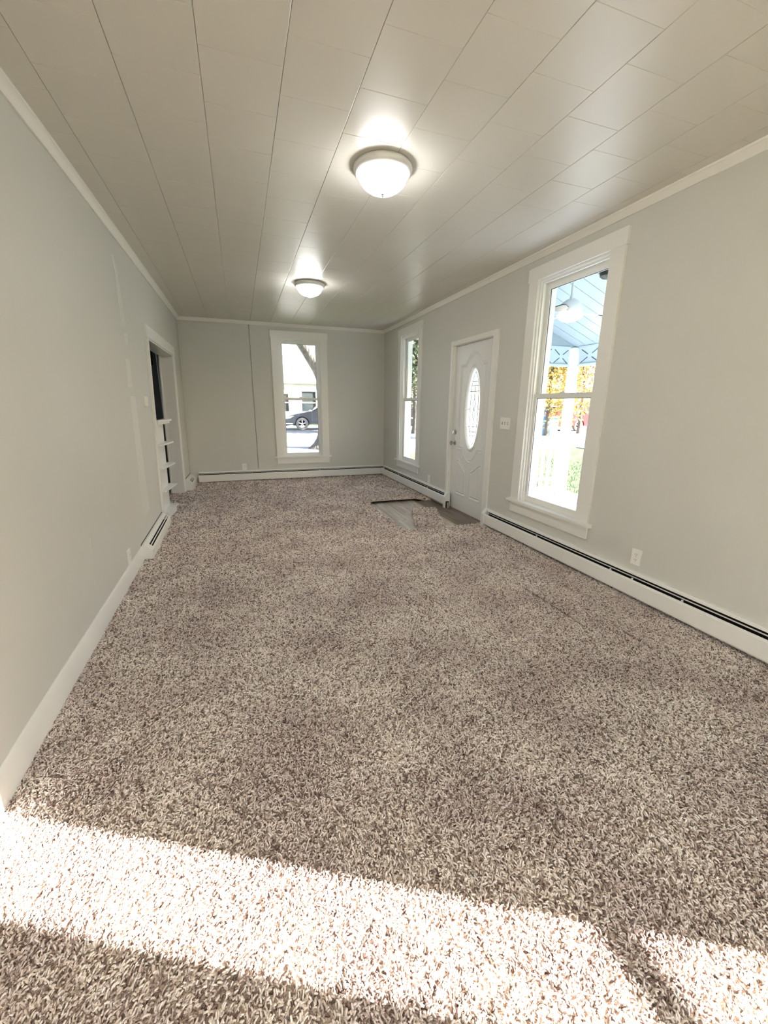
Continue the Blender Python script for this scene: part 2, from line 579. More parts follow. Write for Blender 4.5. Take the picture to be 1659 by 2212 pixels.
def pile_nodes():
    ng = bpy.data.node_groups.new('pile', 'GeometryNodeTree')
    ng.interface.new_socket('Geometry', in_out='INPUT', socket_type='NodeSocketGeometry')
    ng.interface.new_socket('Geometry', in_out='OUTPUT', socket_type='NodeSocketGeometry')
    n, l = ng.nodes, ng.links
    gi, go = n.new('NodeGroupInput'), n.new('NodeGroupOutput')
    pos = n.new('GeometryNodeInputPosition')
    sep = n.new('ShaderNodeSeparateXYZ')
    l.new(pos.outputs[0], sep.inputs[0])

    def curve(pts):
        fc = n.new('ShaderNodeFloatCurve')
        c = fc.mapping.curves[0]
        c.points[0].location, c.points[1].location = pts[0], pts[-1]
        for p in pts[1:-1]:
            c.points.new(*p)
        for p in c.points:
            p.handle_type = 'VECTOR'
        fc.mapping.update()
        mr = n.new('ShaderNodeMapRange')
        mr.inputs['From Min'].default_value = -2.0
        mr.inputs['From Max'].default_value = 8.0
        l.new(sep.outputs['Y'], mr.inputs['Value'])
        l.new(mr.outputs[0], fc.inputs['Value'])
        return fc.outputs[0]
    Y = lambda y: (y + 2.0) / 10.0
    dn = curve([(0, 0.0), (Y(-0.5), 0.0), (Y(-0.4), 0.2), (Y(0.1), 0.95), (Y(2.0), 0.95), (Y(3.2), 0.5), (Y(5.0), 0.26), (1.0, 0.18)])
    md = n.new('ShaderNodeMath')
    md.operation = 'MULTIPLY'
    md.inputs[1].default_value = 30000.0
    l.new(dn, md.inputs[0])
    ds = n.new('GeometryNodeDistributePointsOnFaces')
    ds.distribute_method = 'RANDOM'
    l.new(gi.outputs[0], ds.inputs['Mesh'])
    l.new(md.outputs[0], ds.inputs['Density'])
    # one yarn tuft: a short curved taper
    bz = n.new('GeometryNodeCurveQuadraticBezier')
    bz.inputs['Resolution'].default_value = 4
    bz.inputs['Start'].default_value = (0, 0, -0.002)
    bz.inputs['Middle'].default_value = (0.001, 0.0, 0.0072)
    bz.inputs['End'].default_value = (0.0095, 0.002, 0.0078)
    sp = n.new('GeometryNodeSplineParameter')
    mr = n.new('ShaderNodeMapRange')
    mr.inputs['To Min'].default_value = 1.0
    mr.inputs['To Max'].default_value = 0.55
    l.new(sp.outputs['Factor'], mr.inputs['Value'])
    cc = n.new('GeometryNodeCurvePrimitiveCircle')
    cc.inputs['Resolution'].default_value = 5
    cc.inputs['Radius'].default_value = 0.0031
    sr = n.new('GeometryNodeSetCurveRadius')
    l.new(bz.outputs[0], sr.inputs['Curve'])
    l.new(mr.outputs[0], sr.inputs['Radius'])
    cm = n.new('GeometryNodeCurveToMesh')
    l.new(sr.outputs[0], cm.inputs['Curve'])
    l.new(cc.outputs[0], cm.inputs['Profile Curve'])
    cm.inputs['Fill Caps'].default_value = True
    if 'Scale' in cm.inputs:
        l.new(mr.outputs[0], cm.inputs['Scale'])
    sm = n.new('GeometryNodeSetMaterial')
    sm.inputs['Material'].default_value = MT['carpet']
    ss = n.new('GeometryNodeSetShadeSmooth')
    l.new(cm.outputs[0], ss.inputs[0])
    l.new(ss.outputs[0], sm.inputs['Geometry'])
    ip = n.new('GeometryNodeInstanceOnPoints')
    l.new(ds.outputs['Points'], ip.inputs['Points'])
    l.new(sm.outputs[0], ip.inputs['Instance'])
    # lean direction: mostly random, swayed by a slow noise
    tn = n.new('ShaderNodeTexNoise')
    tn.inputs['Scale'].default_value = 1.7
    l.new(pos.outputs[0], tn.inputs['Vector'])
    rv = n.new('FunctionNodeRandomValue')
    rv.data_type = 'FLOAT'
    rv.inputs[2].default_value = -2.4
    rv.inputs[3].default_value = 2.4
    ma = n.new('ShaderNodeMath')
    ma.operation = 'MULTIPLY_ADD'
    ma.inputs[1].default_value = 14.0
    l.new(tn.outputs['Fac'], ma.inputs[0])
    l.new(rv.outputs[1], ma.inputs[2])
    rt = n.new('FunctionNodeRandomValue')
    rt.data_type = 'FLOAT'
    rt.inputs[2].default_value = -0.45
    rt.inputs[3].default_value = 0.45
    rt.inputs['Seed'].default_value = 5
    cx = n.new('ShaderNodeCombineXYZ')
    l.new(rt.outputs[1], cx.inputs['X'])
    l.new(ma.outputs[0], cx.inputs['Z'])
    l.new(cx.outputs[0], ip.inputs['Rotation'])
    sc = curve([(0, 0.5), (Y(1.5), 0.5), (Y(2.5), 0.56), (Y(4.0), 0.75), (Y(6.0), 0.95), (1.0, 1.0)])
    rs = n.new('FunctionNodeRandomValue')
    rs.data_type = 'FLOAT'
    rs.inputs[2].default_value = 1.5
    rs.inputs[3].default_value = 2.5
    rs.inputs['Seed'].default_value = 9
    m2 = n.new('ShaderNodeMath')
    m2.operation = 'MULTIPLY'
    l.new(sc, m2.inputs[0])
    l.new(rs.outputs[1], m2.inputs[1])
    l.new(m2.outputs[0], ip.inputs['Scale'])
    l.new(ip.outputs[0], go.inputs[0])
    return ng


PILE = pile_nodes()
V, F = carpet_grid(-0.006)
cp = from_np('carpet_pile', V, F, MT['carpet'], fl)
cp['kind'] = 'stuff'
cp['label'] = 'mottled tan, brown and cream shag carpet pile'
gm = cp.modifiers.new('pile', 'NODES')
gm.node_group = PILE

# planks laid bare by the cut-out
edges = [2.36, 2.556, 2.75, 2.945, 3.14]
for i in range(4):
    cuts = [[3.80, 4.95, 5.60], [3.80, 4.40, 5.60], [3.80, 4.72, 5.60], [3.80, 5.05, 5.60]][i]
    for j in range(2):
        B().box(edges[i] + 0.0015, edges[i + 1] - 0.0015, cuts[j] + 0.001, cuts[j + 1] - 0.001, -0.0305, -0.018).build('plank', MT['plank'], fl, 0.0012)
B().prism([(3.138, -0.0305), (3.138, -0.016), (3.146, -0.012), (3.162, -0.012), (3.170, -0.016), (3.170, -0.0305)], 1, HY0 - 0.05, HY1 + 0.2).build('threshold_strip', MT['tack'], fl)
for (a, b) in ((3.171, 3.262), (3.262, 3.353), (3.353, 3.444), (3.444, W + 0.07)):
    o = B().box(a + 0.001, b - 0.001, 3.93 if b > W else HY0 - 0.05, 4.9 if b > W else HY1 + 0.2, -0.0305, -0.017).build('plank', MT['plank_dark'], fl, 0.001)
    o['label'] = 'darker worn wooden plank'

# loose square of carpet on the planks
oc = empty('carpet_offcut', (2.96, 4.43, -0.018), 'loose square offcut of brown carpet lying on the bare planks', 'carpet offcut')
quad = [(2.668, 4.069), (2.997, 4.011), (3.262, 4.797), (2.935, 4.858)]
V, F = [], []
for i in range(7):
    for j in range(12):
        s_, t_ = i / 6, j / 11
        a = (1 - s_) * (1 - t_), s_ * (1 - t_), s_ * t_, (1 - s_) * t_
        V.append((sum(a[k] * quad[k][0] for k in range(4)), sum(a[k] * quad[k][1] for k in range(4)),
                  -0.002 + 0.004 * math.sin(5 * t_) + 0.006 * (s_ - 0.5) ** 2))
for i in range(6):
    for j in range(11):
        F.append((i * 12 + j, (i + 1) * 12 + j, (i + 1) * 12 + j + 1, i * 12 + j + 1))
ob = from_np('offcut_backing', V, F, MT['carpet_base'], oc)
so = ob.modifiers.new('thick', 'SOLIDIFY')
so.thickness = 0.014
so.offset = -1
op_ = from_np('offcut_pile', V, F, MT['carpet'], oc)
op_['kind'] = 'stuff'
op_.modifiers.new('pile', 'NODES').node_group = PILE

# ------------------------------------------------------------------ walls
WIN_Z0, WIN_Z1 = 0.40, 2.415            # opening: stool height to head
WR = [(2.575, 3.344), (5.975, 6.692)]   # window openings in the right wall (y)
DOOR = (4.02, 4.868, 2.05)
W4 = (-0.757, -0.413)                   # narrow window beside the camera, out of frame
W4Z = (0.35, 2.36)


def wall_boxes(b, u0, u1, openings, n0, n1, z0=-0.03, z1=H):
    """openings: (ua, ub, za, zb) sorted by u. box(u, n, z)"""
    cur = u0
    for (a, c, za, zb) in openings:
        if a > cur:
            b.box(cur, a, n0, n1, z0, z1)
        if za > z0:
            b.box(a, c, n0, n1, z0, za)
        if zb < z1:
            b.box(a, c, n0, n1, zb, z1)
        cur = c
    if cur < u1:
        b.box(cur, u1, n0, n1, z0, z1)


xr = lambda u, n, z: (W + n, u, z)      # right wall frame
xb = lambda u, n, z: (u, D + n, z)      # far wall frame
xq = lambda u, n, z: (u, YR - n, z)     # rear wall frame (behind the camera)

b = B()
wall_boxes(b, YR - TH, D + TH, [(W4[0], W4[1], W4Z[0], W4Z[1]), (*WR[0], WIN_Z0, WIN_Z1), (DOOR[0] - 0.02, DOOR[1] + 0.02, -0.03, DOOR[2] + 0.02),
                                (*WR[1], WIN_Z0, WIN_Z1)], 0.0, TH)
tag(b.build('wall_right', MT['wall'], xf=xr), 'greige painted right wall with front door and two tall windows', 'wall', kind='structure')
b = B()
WBX = (1.572, 2.278)
wall_boxes(b, 1.116, W, [(*WBX, WIN_Z0, WIN_Z1)], 0.0, TH)
b.box(-0.3, 1.110, 0.008, TH, -0.03, H)
b.box(1.110, 1.116, 0.035, TH, -0.03, H)
tag(b.build('wall_back', MT['wall'], xf=xb), 'greige far wall with a single window and a vertical panel seam', 'wall', kind='structure')
b = B()
RW = [(0.45, 1.5), (1.95, 3.0)]
wall_boxes(b, -0.2, W, [(RW[0][0], RW[0][1], 0.4, 2.4), (RW[1][0], RW[1][1], 0.4, 2.4)], 0.0, TH)
tag(b.build('wall_rear', MT['wall'], xf=xq), 'greige wall behind the camera, out of the picture', 'wall', kind='structure')

# left wall: warped sheet with the wide opening, and the taped drywall seam standing proud
OY0, OY1, OZ = 5.10, 6.75, 1.985
ys = sorted(set(np.round(np.concatenate([np.arange(YR, 3.95, 0.2), np.arange(3.95, 4.45, 0.0125), np.arange(4.5, D, 0.2), [2.62, 2.64, 2.66, 2.68, OY0, OY1, D + 0.001]]), 4)))
zs = sorted(set(np.round(np.concatenate([np.arange(-0.03, H, 0.11), [OZ, H]]), 4)))
_n1 = np.random.default_rng(3).normal(size=60)


def ridge(y, z):
    c = 4.15 + 0.10 * (z - 1.4)/1.1
    amp = 0.003 * (0.75 + 0.35 * math.sin(z * 5.3 + 1) + 0.2 * math.sin(z * 13)) if 0.36 < z < 2.5 else 0.0
    h = amp * math.exp(-((y - c) / 0.05) ** 2)
    if 0.25 < z < 0.62:
        h += 0.0015 * math.exp(-((y - 2.66) / 0.02) ** 2)
    return h


V, F = [], []
for y in ys:
    for z in zs:
        V.append((xl(y, z) + ridge(y, z), y, z))
nz = len(zs)
for i in range(len(ys) - 1):
    for j in range(nz - 1):
        if OY0 - 1e-4 < ys[i] and ys[i + 1] < OY1 + 1e-4 and zs[j + 1] < OZ + 1e-4:
            continue
        F.append((i * nz + j, (i + 1) * nz + j, (i + 1) * nz + j + 1, i * nz + j + 1))
wlft = from_np('wall_left', V, F, MT['wall'], None, True)
so = wlft.modifiers.new('thick', 'SOLIDIFY')
so.thickness = 0.15
so.offset = -1
# face normals point +x (into the room) for the winding above
wlft.data.flip_normals() if wlft.data.polygons[0].normal.x < 0 else None
wlft.data.update()
tag(wlft, 'greige left wall with a wide cased opening and a taped drywall seam', 'wall', kind='structure')

MT['patch'] = mat('seam_glare_paint', (0.69, 0.684, 0.645, 1), 0.38, 0.4, bump=0.08, bscale=120)  # glare on the seam, put in as lighter, smoother paint
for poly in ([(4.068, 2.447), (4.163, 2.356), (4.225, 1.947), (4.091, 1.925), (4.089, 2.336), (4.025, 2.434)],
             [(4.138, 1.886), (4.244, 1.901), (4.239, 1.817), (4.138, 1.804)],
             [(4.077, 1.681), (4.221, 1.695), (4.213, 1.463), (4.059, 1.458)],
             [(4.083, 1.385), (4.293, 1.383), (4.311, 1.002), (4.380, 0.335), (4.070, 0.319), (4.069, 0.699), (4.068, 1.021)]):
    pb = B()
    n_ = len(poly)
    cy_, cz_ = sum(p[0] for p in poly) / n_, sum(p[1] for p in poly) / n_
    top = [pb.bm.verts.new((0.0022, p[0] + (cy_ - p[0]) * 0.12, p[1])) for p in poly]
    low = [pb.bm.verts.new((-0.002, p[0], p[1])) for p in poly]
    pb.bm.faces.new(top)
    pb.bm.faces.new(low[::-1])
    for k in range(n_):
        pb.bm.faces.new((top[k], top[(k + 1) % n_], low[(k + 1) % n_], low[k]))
    pp = pb.build('seam_patch', MT['patch'], wlft, xf=lambda x, y, z: (x + xl(y, z) + ridge(y, z), y, z))
    pp['label'] = 'glare along the taped seam, put in as paler paint'
pb = B().box(-0.002, 0.0012, 2.665, 2.690, 0.27, 0.60).build('seam_patch', MT['wall'], wlft, xf=lambda x, y, z: (x + xl(y, z) + ridge(y, z), y, z))

# ------------------------------------------------------------------ ceiling tiles
ce = B().box(-0.3, W + TH, YR - TH, D + TH, H + 0.010, H + 0.16).build('ceiling', MT['ceil'])
tag(ce, 'glossy off-white ceiling of square tiles in staggered rows', 'ceiling', kind='structure')
TS = 0.3175
X0 = 0.8185 - 3 * TS


def tile_mesh(x0, x1, y0, y1, gx=0.0010, gy=0.0003):
    bm = bmesh.new()
    c = 0.0016
    cx, cy = c, 0.0014
    a = [(x0 + gx, y0 + gy), (x1 - gx, y0 + gy), (x1 - gx, y1 - gy), (x0 + gx, y1 - gy)]
    i_ = [(x0 + gx + cx, y0 + gy + cy), (x1 - gx - cx, y0 + gy + cy), (x1 - gx - cx, y1 - gy - cy), (x0 + gx + cx, y1 - gy - cy)]
    lo = [bm.verts.new((p[0], p[1], 0.0)) for p in i_]
    md = [bm.verts.new((p[0], p[1], 0.0010)) for p in a]
    hi = [bm.verts.new((p[0], p[1], 0.0098)) for p in a]
    bm.faces.new(lo[::-1])
    bm.faces.new(hi)
    for k in range(4):
        j = (k + 1) % 4
        bm.faces.new((lo[k], lo[j], md[j], md[k]))
        bm.faces.new((md[k], md[j], hi[j], hi[k]))
    bmesh.ops.recalc_face_normals(bm, faces=bm.faces)
    me = bpy.data.meshes.new('ceiling_tile')
    bm.to_mesh(me)
    bm.free()
    me.materials.append(MT['ceil'])
    return me


full = tile_mesh(-TS / 2, TS / 2, -TS / 2, TS / 2)
rear = B()
for ci in range(12):
    xa, xb_ = X0 + ci * TS, X0 + (ci + 1) * TS
    xa2, xb2 = max(xa, -0.02), min(xb_, W)
    if xb2 - xa2 < 0.01:
        continue
    ph = 0.148 if ci % 2 == 1 else 0.148 + TS / 2
    k0 = math.floor((YR - ph) / TS)
    y = ph + k0 * TS
    while y < D:
        ya, yb = max(y, YR), min(y + TS, D)
        if yb - ya > 0.005:
            if yb < 0.9:
                rear.box(xa2 + 0.001, xb2 - 0.001, ya + 0.0004, yb - 0.0004, H, H + 0.0098)
            else:
                w_, l_ = xb2 - xa2, yb - ya
                if abs(w_ - TS) < 1e-3 and abs(l_ - TS) < 1e-3:
                    me = full
                else:
                    me = tile_mesh(-w_ / 2, w_ / 2, -l_ / 2, l_ / 2)
                o = bpy.data.objects.new('ceiling_tile', me)
                COL.objects.link(o)
                o.parent = ce
                o.location = ((xa2 + xb2) / 2, (ya + yb) / 2, H + random.uniform(0, 0.0004))
                o.rotation_euler = (random.gauss(0, 0.0004), random.gauss(0, 0.0004), 0)
        y += TS
rt = rear.build('ceiling_tiles_behind', MT['ceil'], ce)
rt['kind'] = 'stuff'

# ------------------------------------------------------------------ crown trim, baseboard
cprof = [(0, 0), (0.012, -0.001), (0.022, 0.012), (0.034, 0.030), (0.046, 0.036), (0.048, 0.046), (0, 0.046)]


def crown(name, u0, u1, xf, label, steps=40):
    o = B().prism([(p[0], H - 0.046 + p[1]) for p in cprof], 1, u0, u1, steps).build(name, MT['crown'], smooth=True, xf=xf)
    return tag(o, label, 'trim', kind='structure')


crown('trim_1', YR, D - 0.046, lambda d, u, z: lw(d, u, z), 'white crown moulding along the top of the left wall', 60)
crown('trim_2', 0.0, W, lambda d, u, z: (u, D - d, z), 'white crown moulding along the top of the far wall')
crown('trim_3', YR, D - 0.046, lambda d, u, z: (W - d, u, z), 'white crown moulding along the top of the right wall')
bb = B().prism([(0, -0.02), (0.016, -0.02), (0.016, 0.095), (0.012, 0.104), (0.011, 0.118), (0.004, 0.128), (0, 0.128)], 1, YR, 3.835, 40)
tag(bb.build('baseboard_left', MT['trim'], smooth=True, xf=lw), 'white baseboard along the left wall', 'baseboard', kind='structure')
tag(B().prism([(0, -0.02), (0.016, -0.02), (0.016, 0.10), (0.010, 0.12), (0, 0.12)], 0, 0, W).build(
    'baseboard_rear', MT['trim'], xf=lambda u, d, z: (u, YR + d, z)), 'white baseboard behind the camera', 'baseboard', kind='structure')


# ------------------------------------------------------------------ windows
def window(name, xf, uo, ui, label, near_apron=True, z_sill=WIN_Z0, z_head=WIN_Z1, rail=1.4225, full=True):
    """uo: outer casing extent, ui: opening extent; n: 0 at the room face of the wall, + outward"""
    c = Vector(xf((uo[0] + uo[1]) / 2, 0, z_sill))
    R = empty(name, c, label, 'window', kind='structure')
    t = MT['trim']
    a0, a1 = ui
    # casing legs, head casing, stool and apron on the room face
    for (p, q) in ((uo[0], a0), (a1, uo[1])):
        B().box(p, q, -0.020, 0.001, z_sill + 0.012, z_head).build('casing', t, R, 0.003, xf=xf)
    B().box(uo[0] - 0.012, uo[1] + 0.012, -0.025, 0.001, z_head, z_head + 0.110).build('head_casing', t, R, 0.004, xf=xf)
    B().box(uo[0] - 0.035, uo[1] + 0.035, -0.048, 0.03, z_sill - 0.013, z_sill + 0.012).build('window_stool', t, R, 0.006, xf=xf, seg=2)
    B().box(uo[0], uo[1], -0.018, 0.001, z_sill - 0.118, z_sill - 0.013).build('apron', t, R, 0.003, xf=xf)
    # jamb lining
    j = B()
    j.box(a0, a0 + 0.018, 0.0, TH, z_sill, z_head).box(a1 - 0.018, a1, 0.0, TH, z_sill, z_head)
    j.box(a0 + 0.018, a1 - 0.018, 0.0, TH, z_head - 0.018, z_head)
    j.box(a0 + 0.018, a1 - 0.018, 0.03, TH + 0.02, z_sill - 0.01, z_sill + 0.02)
    j.build('jamb', t, R, 0.0015, xf=xf)
    st = B()
    for (p, q) in ((a0 + 0.018, a0 + 0.033), (a1 - 0.033, a1 - 0.018)):
        st.box(p, q, 0.018, 0.034, z_sill + 0.012, z_head - 0.018)
    st.box(a0 + 0.033, a1 - 0.033, 0.018, 0.034, z_head - 0.034, z_head - 0.018)
    st.build('inner_stop', t, R, 0.002, xf=xf)
    i0, i1 = a0 + 0.020, a1 - 0.020
    # lower sash (inner track) and upper sash (outer track)
    for (nm, n0, z0, z1, bot, top, g) in (('lower_sash', 0.036, z_sill + 0.012, rail + 0.022, 0.058, 0.040, 0.042), ('upper_sash', 0.070, rail - 0.020, z_head - 0.018, 0.040, 0.060, 0.042)):
        s = B()
        s.box(i0, i0 + g, n0, n0 + 0.03, z0, z1).box(i1 - g, i1, n0, n0 + 0.03, z0, z1)
        s.box(i0 + g, i1 - g, n0, n0 + 0.03, z0, z0 + bot).box(i0 + g, i1 - g, n0, n0 + 0.03, z1 - top, z1)
        sash = s.build(nm, t, R, 0.003, xf=xf)
        B().box(i0 + g - 0.004, i1 - g + 0.004, n0 + 0.013, n0 + 0.017, z0 + bot - 0.004, z1 - top + 0.004).build('pane', MT['pane'], sash, xf=xf)
        if full:
            gk = B()
            w_ = 0.005
            gk.box(i0 + g, i0 + g + w_, n0 + 0.008, n0 + 0.012, z0 + bot, z1 - top)
            gk.box(i1 - g - w_, i1 - g, n0 + 0.008, n0 + 0.012, z0 + bot, z1 - top)
            gk.box(i0 + g + w_, i1 - g - w_, n0 + 0.008, n0 + 0.012, z1 - top - w_, z1 - top)
            k = gk.build('pane_edge_strip', MT['came'], sash, xf=xf)  # thin dark strip along the sides and top of the pane
            k['label'] = 'thin dark strip at the pane edge'
        if nm == 'lower_sash' and full:
            m_ = (a0 + a1) / 2
            lk = B().box(m_ - 0.03, m_ + 0.03, n0 + 0.002, n0 + 0.026, z1, z1 + 0.010).lathe([(0.0, 0.02), (0.012, 0.018), (0.013, 0.009)], (m_, n0 + 0.014, z1), 10)
            lk.build('sash_lock', t, sash, xf=xf)
    # outside trim
    e = B()
    e.box(a0 - 0.09, a0, TH, TH + 0.022, z_sill - 0.05, z_head + 0.09).box(a1, a1 + 0.09, TH, TH + 0.022, z_sill - 0.05, z_head + 0.09)
    e.box(a0, a1, TH, TH + 0.022, z_head, z_head + 0.09).box(a0, a1, TH, TH + 0.04, z_sill - 0.05, z_sill - 0.01)
    e.build('exterior_casing', MT['porchwhite'], R, xf=xf)
    return R


window('window_1', xb, (1.448, 2.402), WBX, 'tall white double-hung window in the far wall, car and tree outside')
window('window_2', xr, (5.862, 6.806), WR[1], 'tall white double-hung window between far corner and front door')
window('window_3', xr, (2.452, 3.465), WR[0], 'large white double-hung window nearest, looking on to the porch')
window('window_5', xq, (RW[0][0] - 0.12, RW[0][1] + 0.12), RW[0], 'white window behind the camera, left of its pair', z_sill=0.4, z_head=2.4, full=False)
window('window_6', xq, (RW[1][0] - 0.12, RW[1][1] + 0.12), RW[1], 'white window behind the camera, right of its pair', z_sill=0.4, z_head=2.4, full=False)
# narrow window beside the camera: throws the band of sun on the carpet
R4 = empty('window_4', (W, sum(W4) / 2, W4Z[0]), 'narrow white window beside the camera, out of frame', 'window', kind='structure')
s = B()
s.box(W4[0] - 0.1, W4[0], -0.02, 0, W4Z[0], W4Z[1]).box(W4[1], W4[1] + 0.1, -0.02, 0, W4Z[0], W4Z[1])
s.box(W4[0] - 0.11, W4[1] + 0.11, -0.025, 0, W4Z[1], W4Z[1] + 0.11).box(W4[0] - 0.13, W4[1] + 0.13, -0.045, 0, W4Z[0] - 0.025, W4Z[0])
s.build('casing', MT['trim'], R4, 0.003, xf=xr)
s = B()
s.box(W4[0], W4[1], 0.05, 0.09, W4Z[0], W4Z[0] + 0.05).box(W4[0], W4[1], 0.05, 0.09, W4Z[1] - 0.04, W4Z[1]).box(W4[0], W4[1], 0.05, 0.09, 1.13, 1.175)
sash = s.build('sash', MT['trim'], R4, xf=xr)
B().box(W4[0], W4[1], 0.068, 0.072, W4Z[0] + 0.05, W4Z[1] - 0.04).build('pane', MT['pane'], sash, xf=xr)

# ------------------------------------------------------------------ front door
DR = empty('door_1', (W, 4.445, 0), 'white front door with oval leaded glass and nickel knob', 'door', kind='structure')
t = MT['trim']
for (p, q) in ((3.902, 3.992), (4.878, 4.922)):
    B().box(p, q, -0.020, 0.001, -0.03, 2.052).build('casing', t, DR, 0.004, xf=xr)
B().box(3.902, 4.922, -0.022, 0.001, 2.052, 2.104).build('head_casing', t, DR, 0.004, xf=xr)
j = B()
j.box(4.000, 4.020, 0.0, TH, -0.03, 2.07).box(4.868, 4.888, 0.0, TH, -0.03, 2.07).box(4.020, 4.868, 0.0, TH, 2.05, 2.07)
j.box(4.020, 4.032, 0.078, 0.10, -0.01, 2.05).box(4.856, 4.868, 0.078, 0.10, -0.01, 2.05)
j.build('jamb', t, DR, 0.002, xf=xr)
B().box(4.02, 4.868, 0.03, TH + 0.02, -0.03, -0.012).build('door_sill', MT['plank_dark'], DR, 0.003, xf=xr)

OVC, OVZ, OVA, OVB = 4.399, 1.293, 0.158, 0.468     # oval glass
pan = [(4.705, 0.808), (4.705, 1.797), (4.600, 1.797)]
for k in range(1, 24):
    tt = k / 24
    pan.append((4.600 - 0.355 * tt, 1.797 + 0.128 * math.sin(PI * tt) ** 0.9))
pan += [(4.245, 1.797), (4.145, 1.797), (4.145, 0.808), (4.235, 0.808)]
for k in range(1, 24):
    tt = k / 24
    pan.append((4.235 + 0.36 * tt, 0.808 - 0.143 * math.sin(PI * tt) ** 0.9))
pan += [(4.595, 0.808), (4.705, 0.808)]


def lowpanel(ya, yb, za, zb):
    p = [(ya, 0.222), (ya, za)]
    for k in range(1, 16):
        tt = k / 16
        sm = tt * tt * (3 - 2 * tt)
        p.append((ya + (yb - ya) * tt, za + (zb - za) * (0.35 * tt + 0.65 * sm)))
    p += [(yb, zb), (yb, 0.222), (ya, 0.222)]
    return p


polys = [pan, lowpanel(4.697, 4.490, 0.640, 0.525), lowpanel(4.148, 4.345, 0.632, 0.525)]
segs = []
for p in polys:
    for i in range(len(p) - 1):
        segs.append((*p[i], *p[i + 1]))
segs = np.array(segs)
NY, NZ = 140, 330
gy = np.linspace(4.024, 4.864, NY)
gz = np.linspace(-0.006, 2.046, NZ)
GY, GZ = np.meshgrid(gy, gz, indexing='ij')
dmin = np.full(GY.shape, 9.0)
for (y0, z0, y1, z1) in segs:
    dy, dz = y1 - y0, z1 - z0
    L2 = dy * dy + dz * dz
    if L2 < 1e-12:
        continue
    tt = np.clip(((GY - y0) * dy + (GZ - z0) * dz) / L2, 0, 1)
    dmin = np.minimum(dmin, np.hypot(GY - y0 - tt * dy, GZ - z0 - tt * dz))
hgt = -0.007 * np.exp(-(dmin / 0.007) ** 2) + 0.005 * np.exp(-((dmin - 0.017) / 0.008) ** 2)
NB = 0.030
V, F = [], []
for i in range(NY):
    for j_ in range(NZ):
        V.append((W + NB - hgt[i, j_], gy[i], gz[j_]))
inside = ((GY - OVC) / (OVA + 0.012)) ** 2 + ((GZ - OVZ) / (OVB + 0.012)) ** 2 < 1
for i in range(NY - 1):
    for j_ in range(NZ - 1):
        if inside[i, j_] and inside[i + 1, j_] and inside[i, j_ + 1] and inside[i + 1, j_ + 1]:
            continue
        F.append((i * NZ + j_, i * NZ + j_ + 1, (i + 1) * NZ + j_ + 1, (i + 1) * NZ + j_))
sl = from_np('door_slab', V, F, MT['door'], DR, True)
if sl.data.polygons[0].normal.x > 0:
    sl.data.flip_normals()
so = sl.modifiers.new('thick', 'SOLIDIFY')
so.thickness = 0.042
so.offset = -1


def oval_sweep(prof, n=72):
    """prof: (radial offset, n) pairs swept round the oval"""
    b = B()
    rings = []
    for k in range(n):
        th = 2 * PI * k / n
        rings.append([b.bm.verts.new((OVC + (OVA + r) * math.cos(th), NB + q, OVZ + (OVB + r) * math.sin(th))) for (r, q) in prof])
    m = len(prof)
    for k in range(n):
        k2 = (k + 1) % n
        for i in range(m):
            i2 = (i + 1) % m
            b.bm.faces.new((rings[k][i], rings[k2][i], rings[k2][i2], rings[k][i2]))
    return b


of = oval_sweep([(-0.004, 0.006), (0.004, -0.006), (0.012, -0.014), (0.024, -0.014), (0.034, -0.006), (0.044, 0.001), (0.044, 0.012), (-0.004, 0.036)]).build('oval_frame', MT['door'], DR, smooth=True, xf=xr)
g = B()
ring = []
for (q) in (0.018, 0.024):
    ring.append([g.bm.verts.new((OVC + (OVA + 0.002) * math.cos(2 * PI * k / 64), NB + q, OVZ + (OVB + 0.002) * math.sin(2 * PI * k / 64))) for k in range(64)])
g.bm.faces.new(ring[0])
gl = g.build('oval_pane', MT['frost'], DR, xf=xr)
cm = B()


def came(pts, r=0.0036):
    cm.tube([(p[0], NB + 0.017, p[1]) for p in pts], r, 5)


def inoval(y, z, m=0.0):
    return ((y - OVC) / (OVA - m)) ** 2 + ((z - OVZ) / (OVB - m)) ** 2 < 1


def hbar(z, half):
    came([(OVC - half, z), (OVC + half, z)])


# pointed arches top and bottom, bars, diamonds down the middle
for sgn in (1, -1):
    zt = OVZ + sgn * 0.425
    zb_ = OVZ + sgn * 0.30
    for s2 in (1, -1):
        came([(OVC, zt), (OVC + s2 * 0.035, OVZ + sgn * 0.385), (OVC + s2 * 0.065, OVZ + sgn * 0.32), (OVC + s2 * 0.082, OVZ + sgn * 0.24), (OVC + s2 * 0.088, OVZ)])
    came([(OVC, zt), (OVC, OVZ + sgn * 0.466)])
    hbar(OVZ + sgn * 0.315, 0.066)
    hbar(OVZ + sgn * 0.27, 0.078)
    hbar(OVZ + sgn * 0.205, 0.115)
    came([(OVC, OVZ + sgn * 0.27), (OVC, OVZ + sgn * 0.12)])
    came([(OVC, OVZ + sgn * 0.12), (OVC + 0.03, OVZ + sgn * 0.06), (OVC, OVZ)])
    came([(OVC, OVZ + sgn * 0.12), (OVC - 0.03, OVZ + sgn * 0.06), (OVC, OVZ)])
    came([(OVC + sgn * 0.088, OVZ), (OVC + sgn * 0.155, OVZ)])
    for (yy, zz) in ((OVC, OVZ + sgn * 0.315), (OVC - 0.07, OVZ + sgn * 0.27), (OVC + 0.1, OVZ + sgn * 0.205), (OVC, OVZ + sgn * 0.06)):
        cm.lathe([(0, -0.004), (0.006, 0), (0, 0.004)], (yy, NB + 0.017, zz), 8, 1)
c_ = cm.build('lead_came', MT['came'], gl, xf=xr)
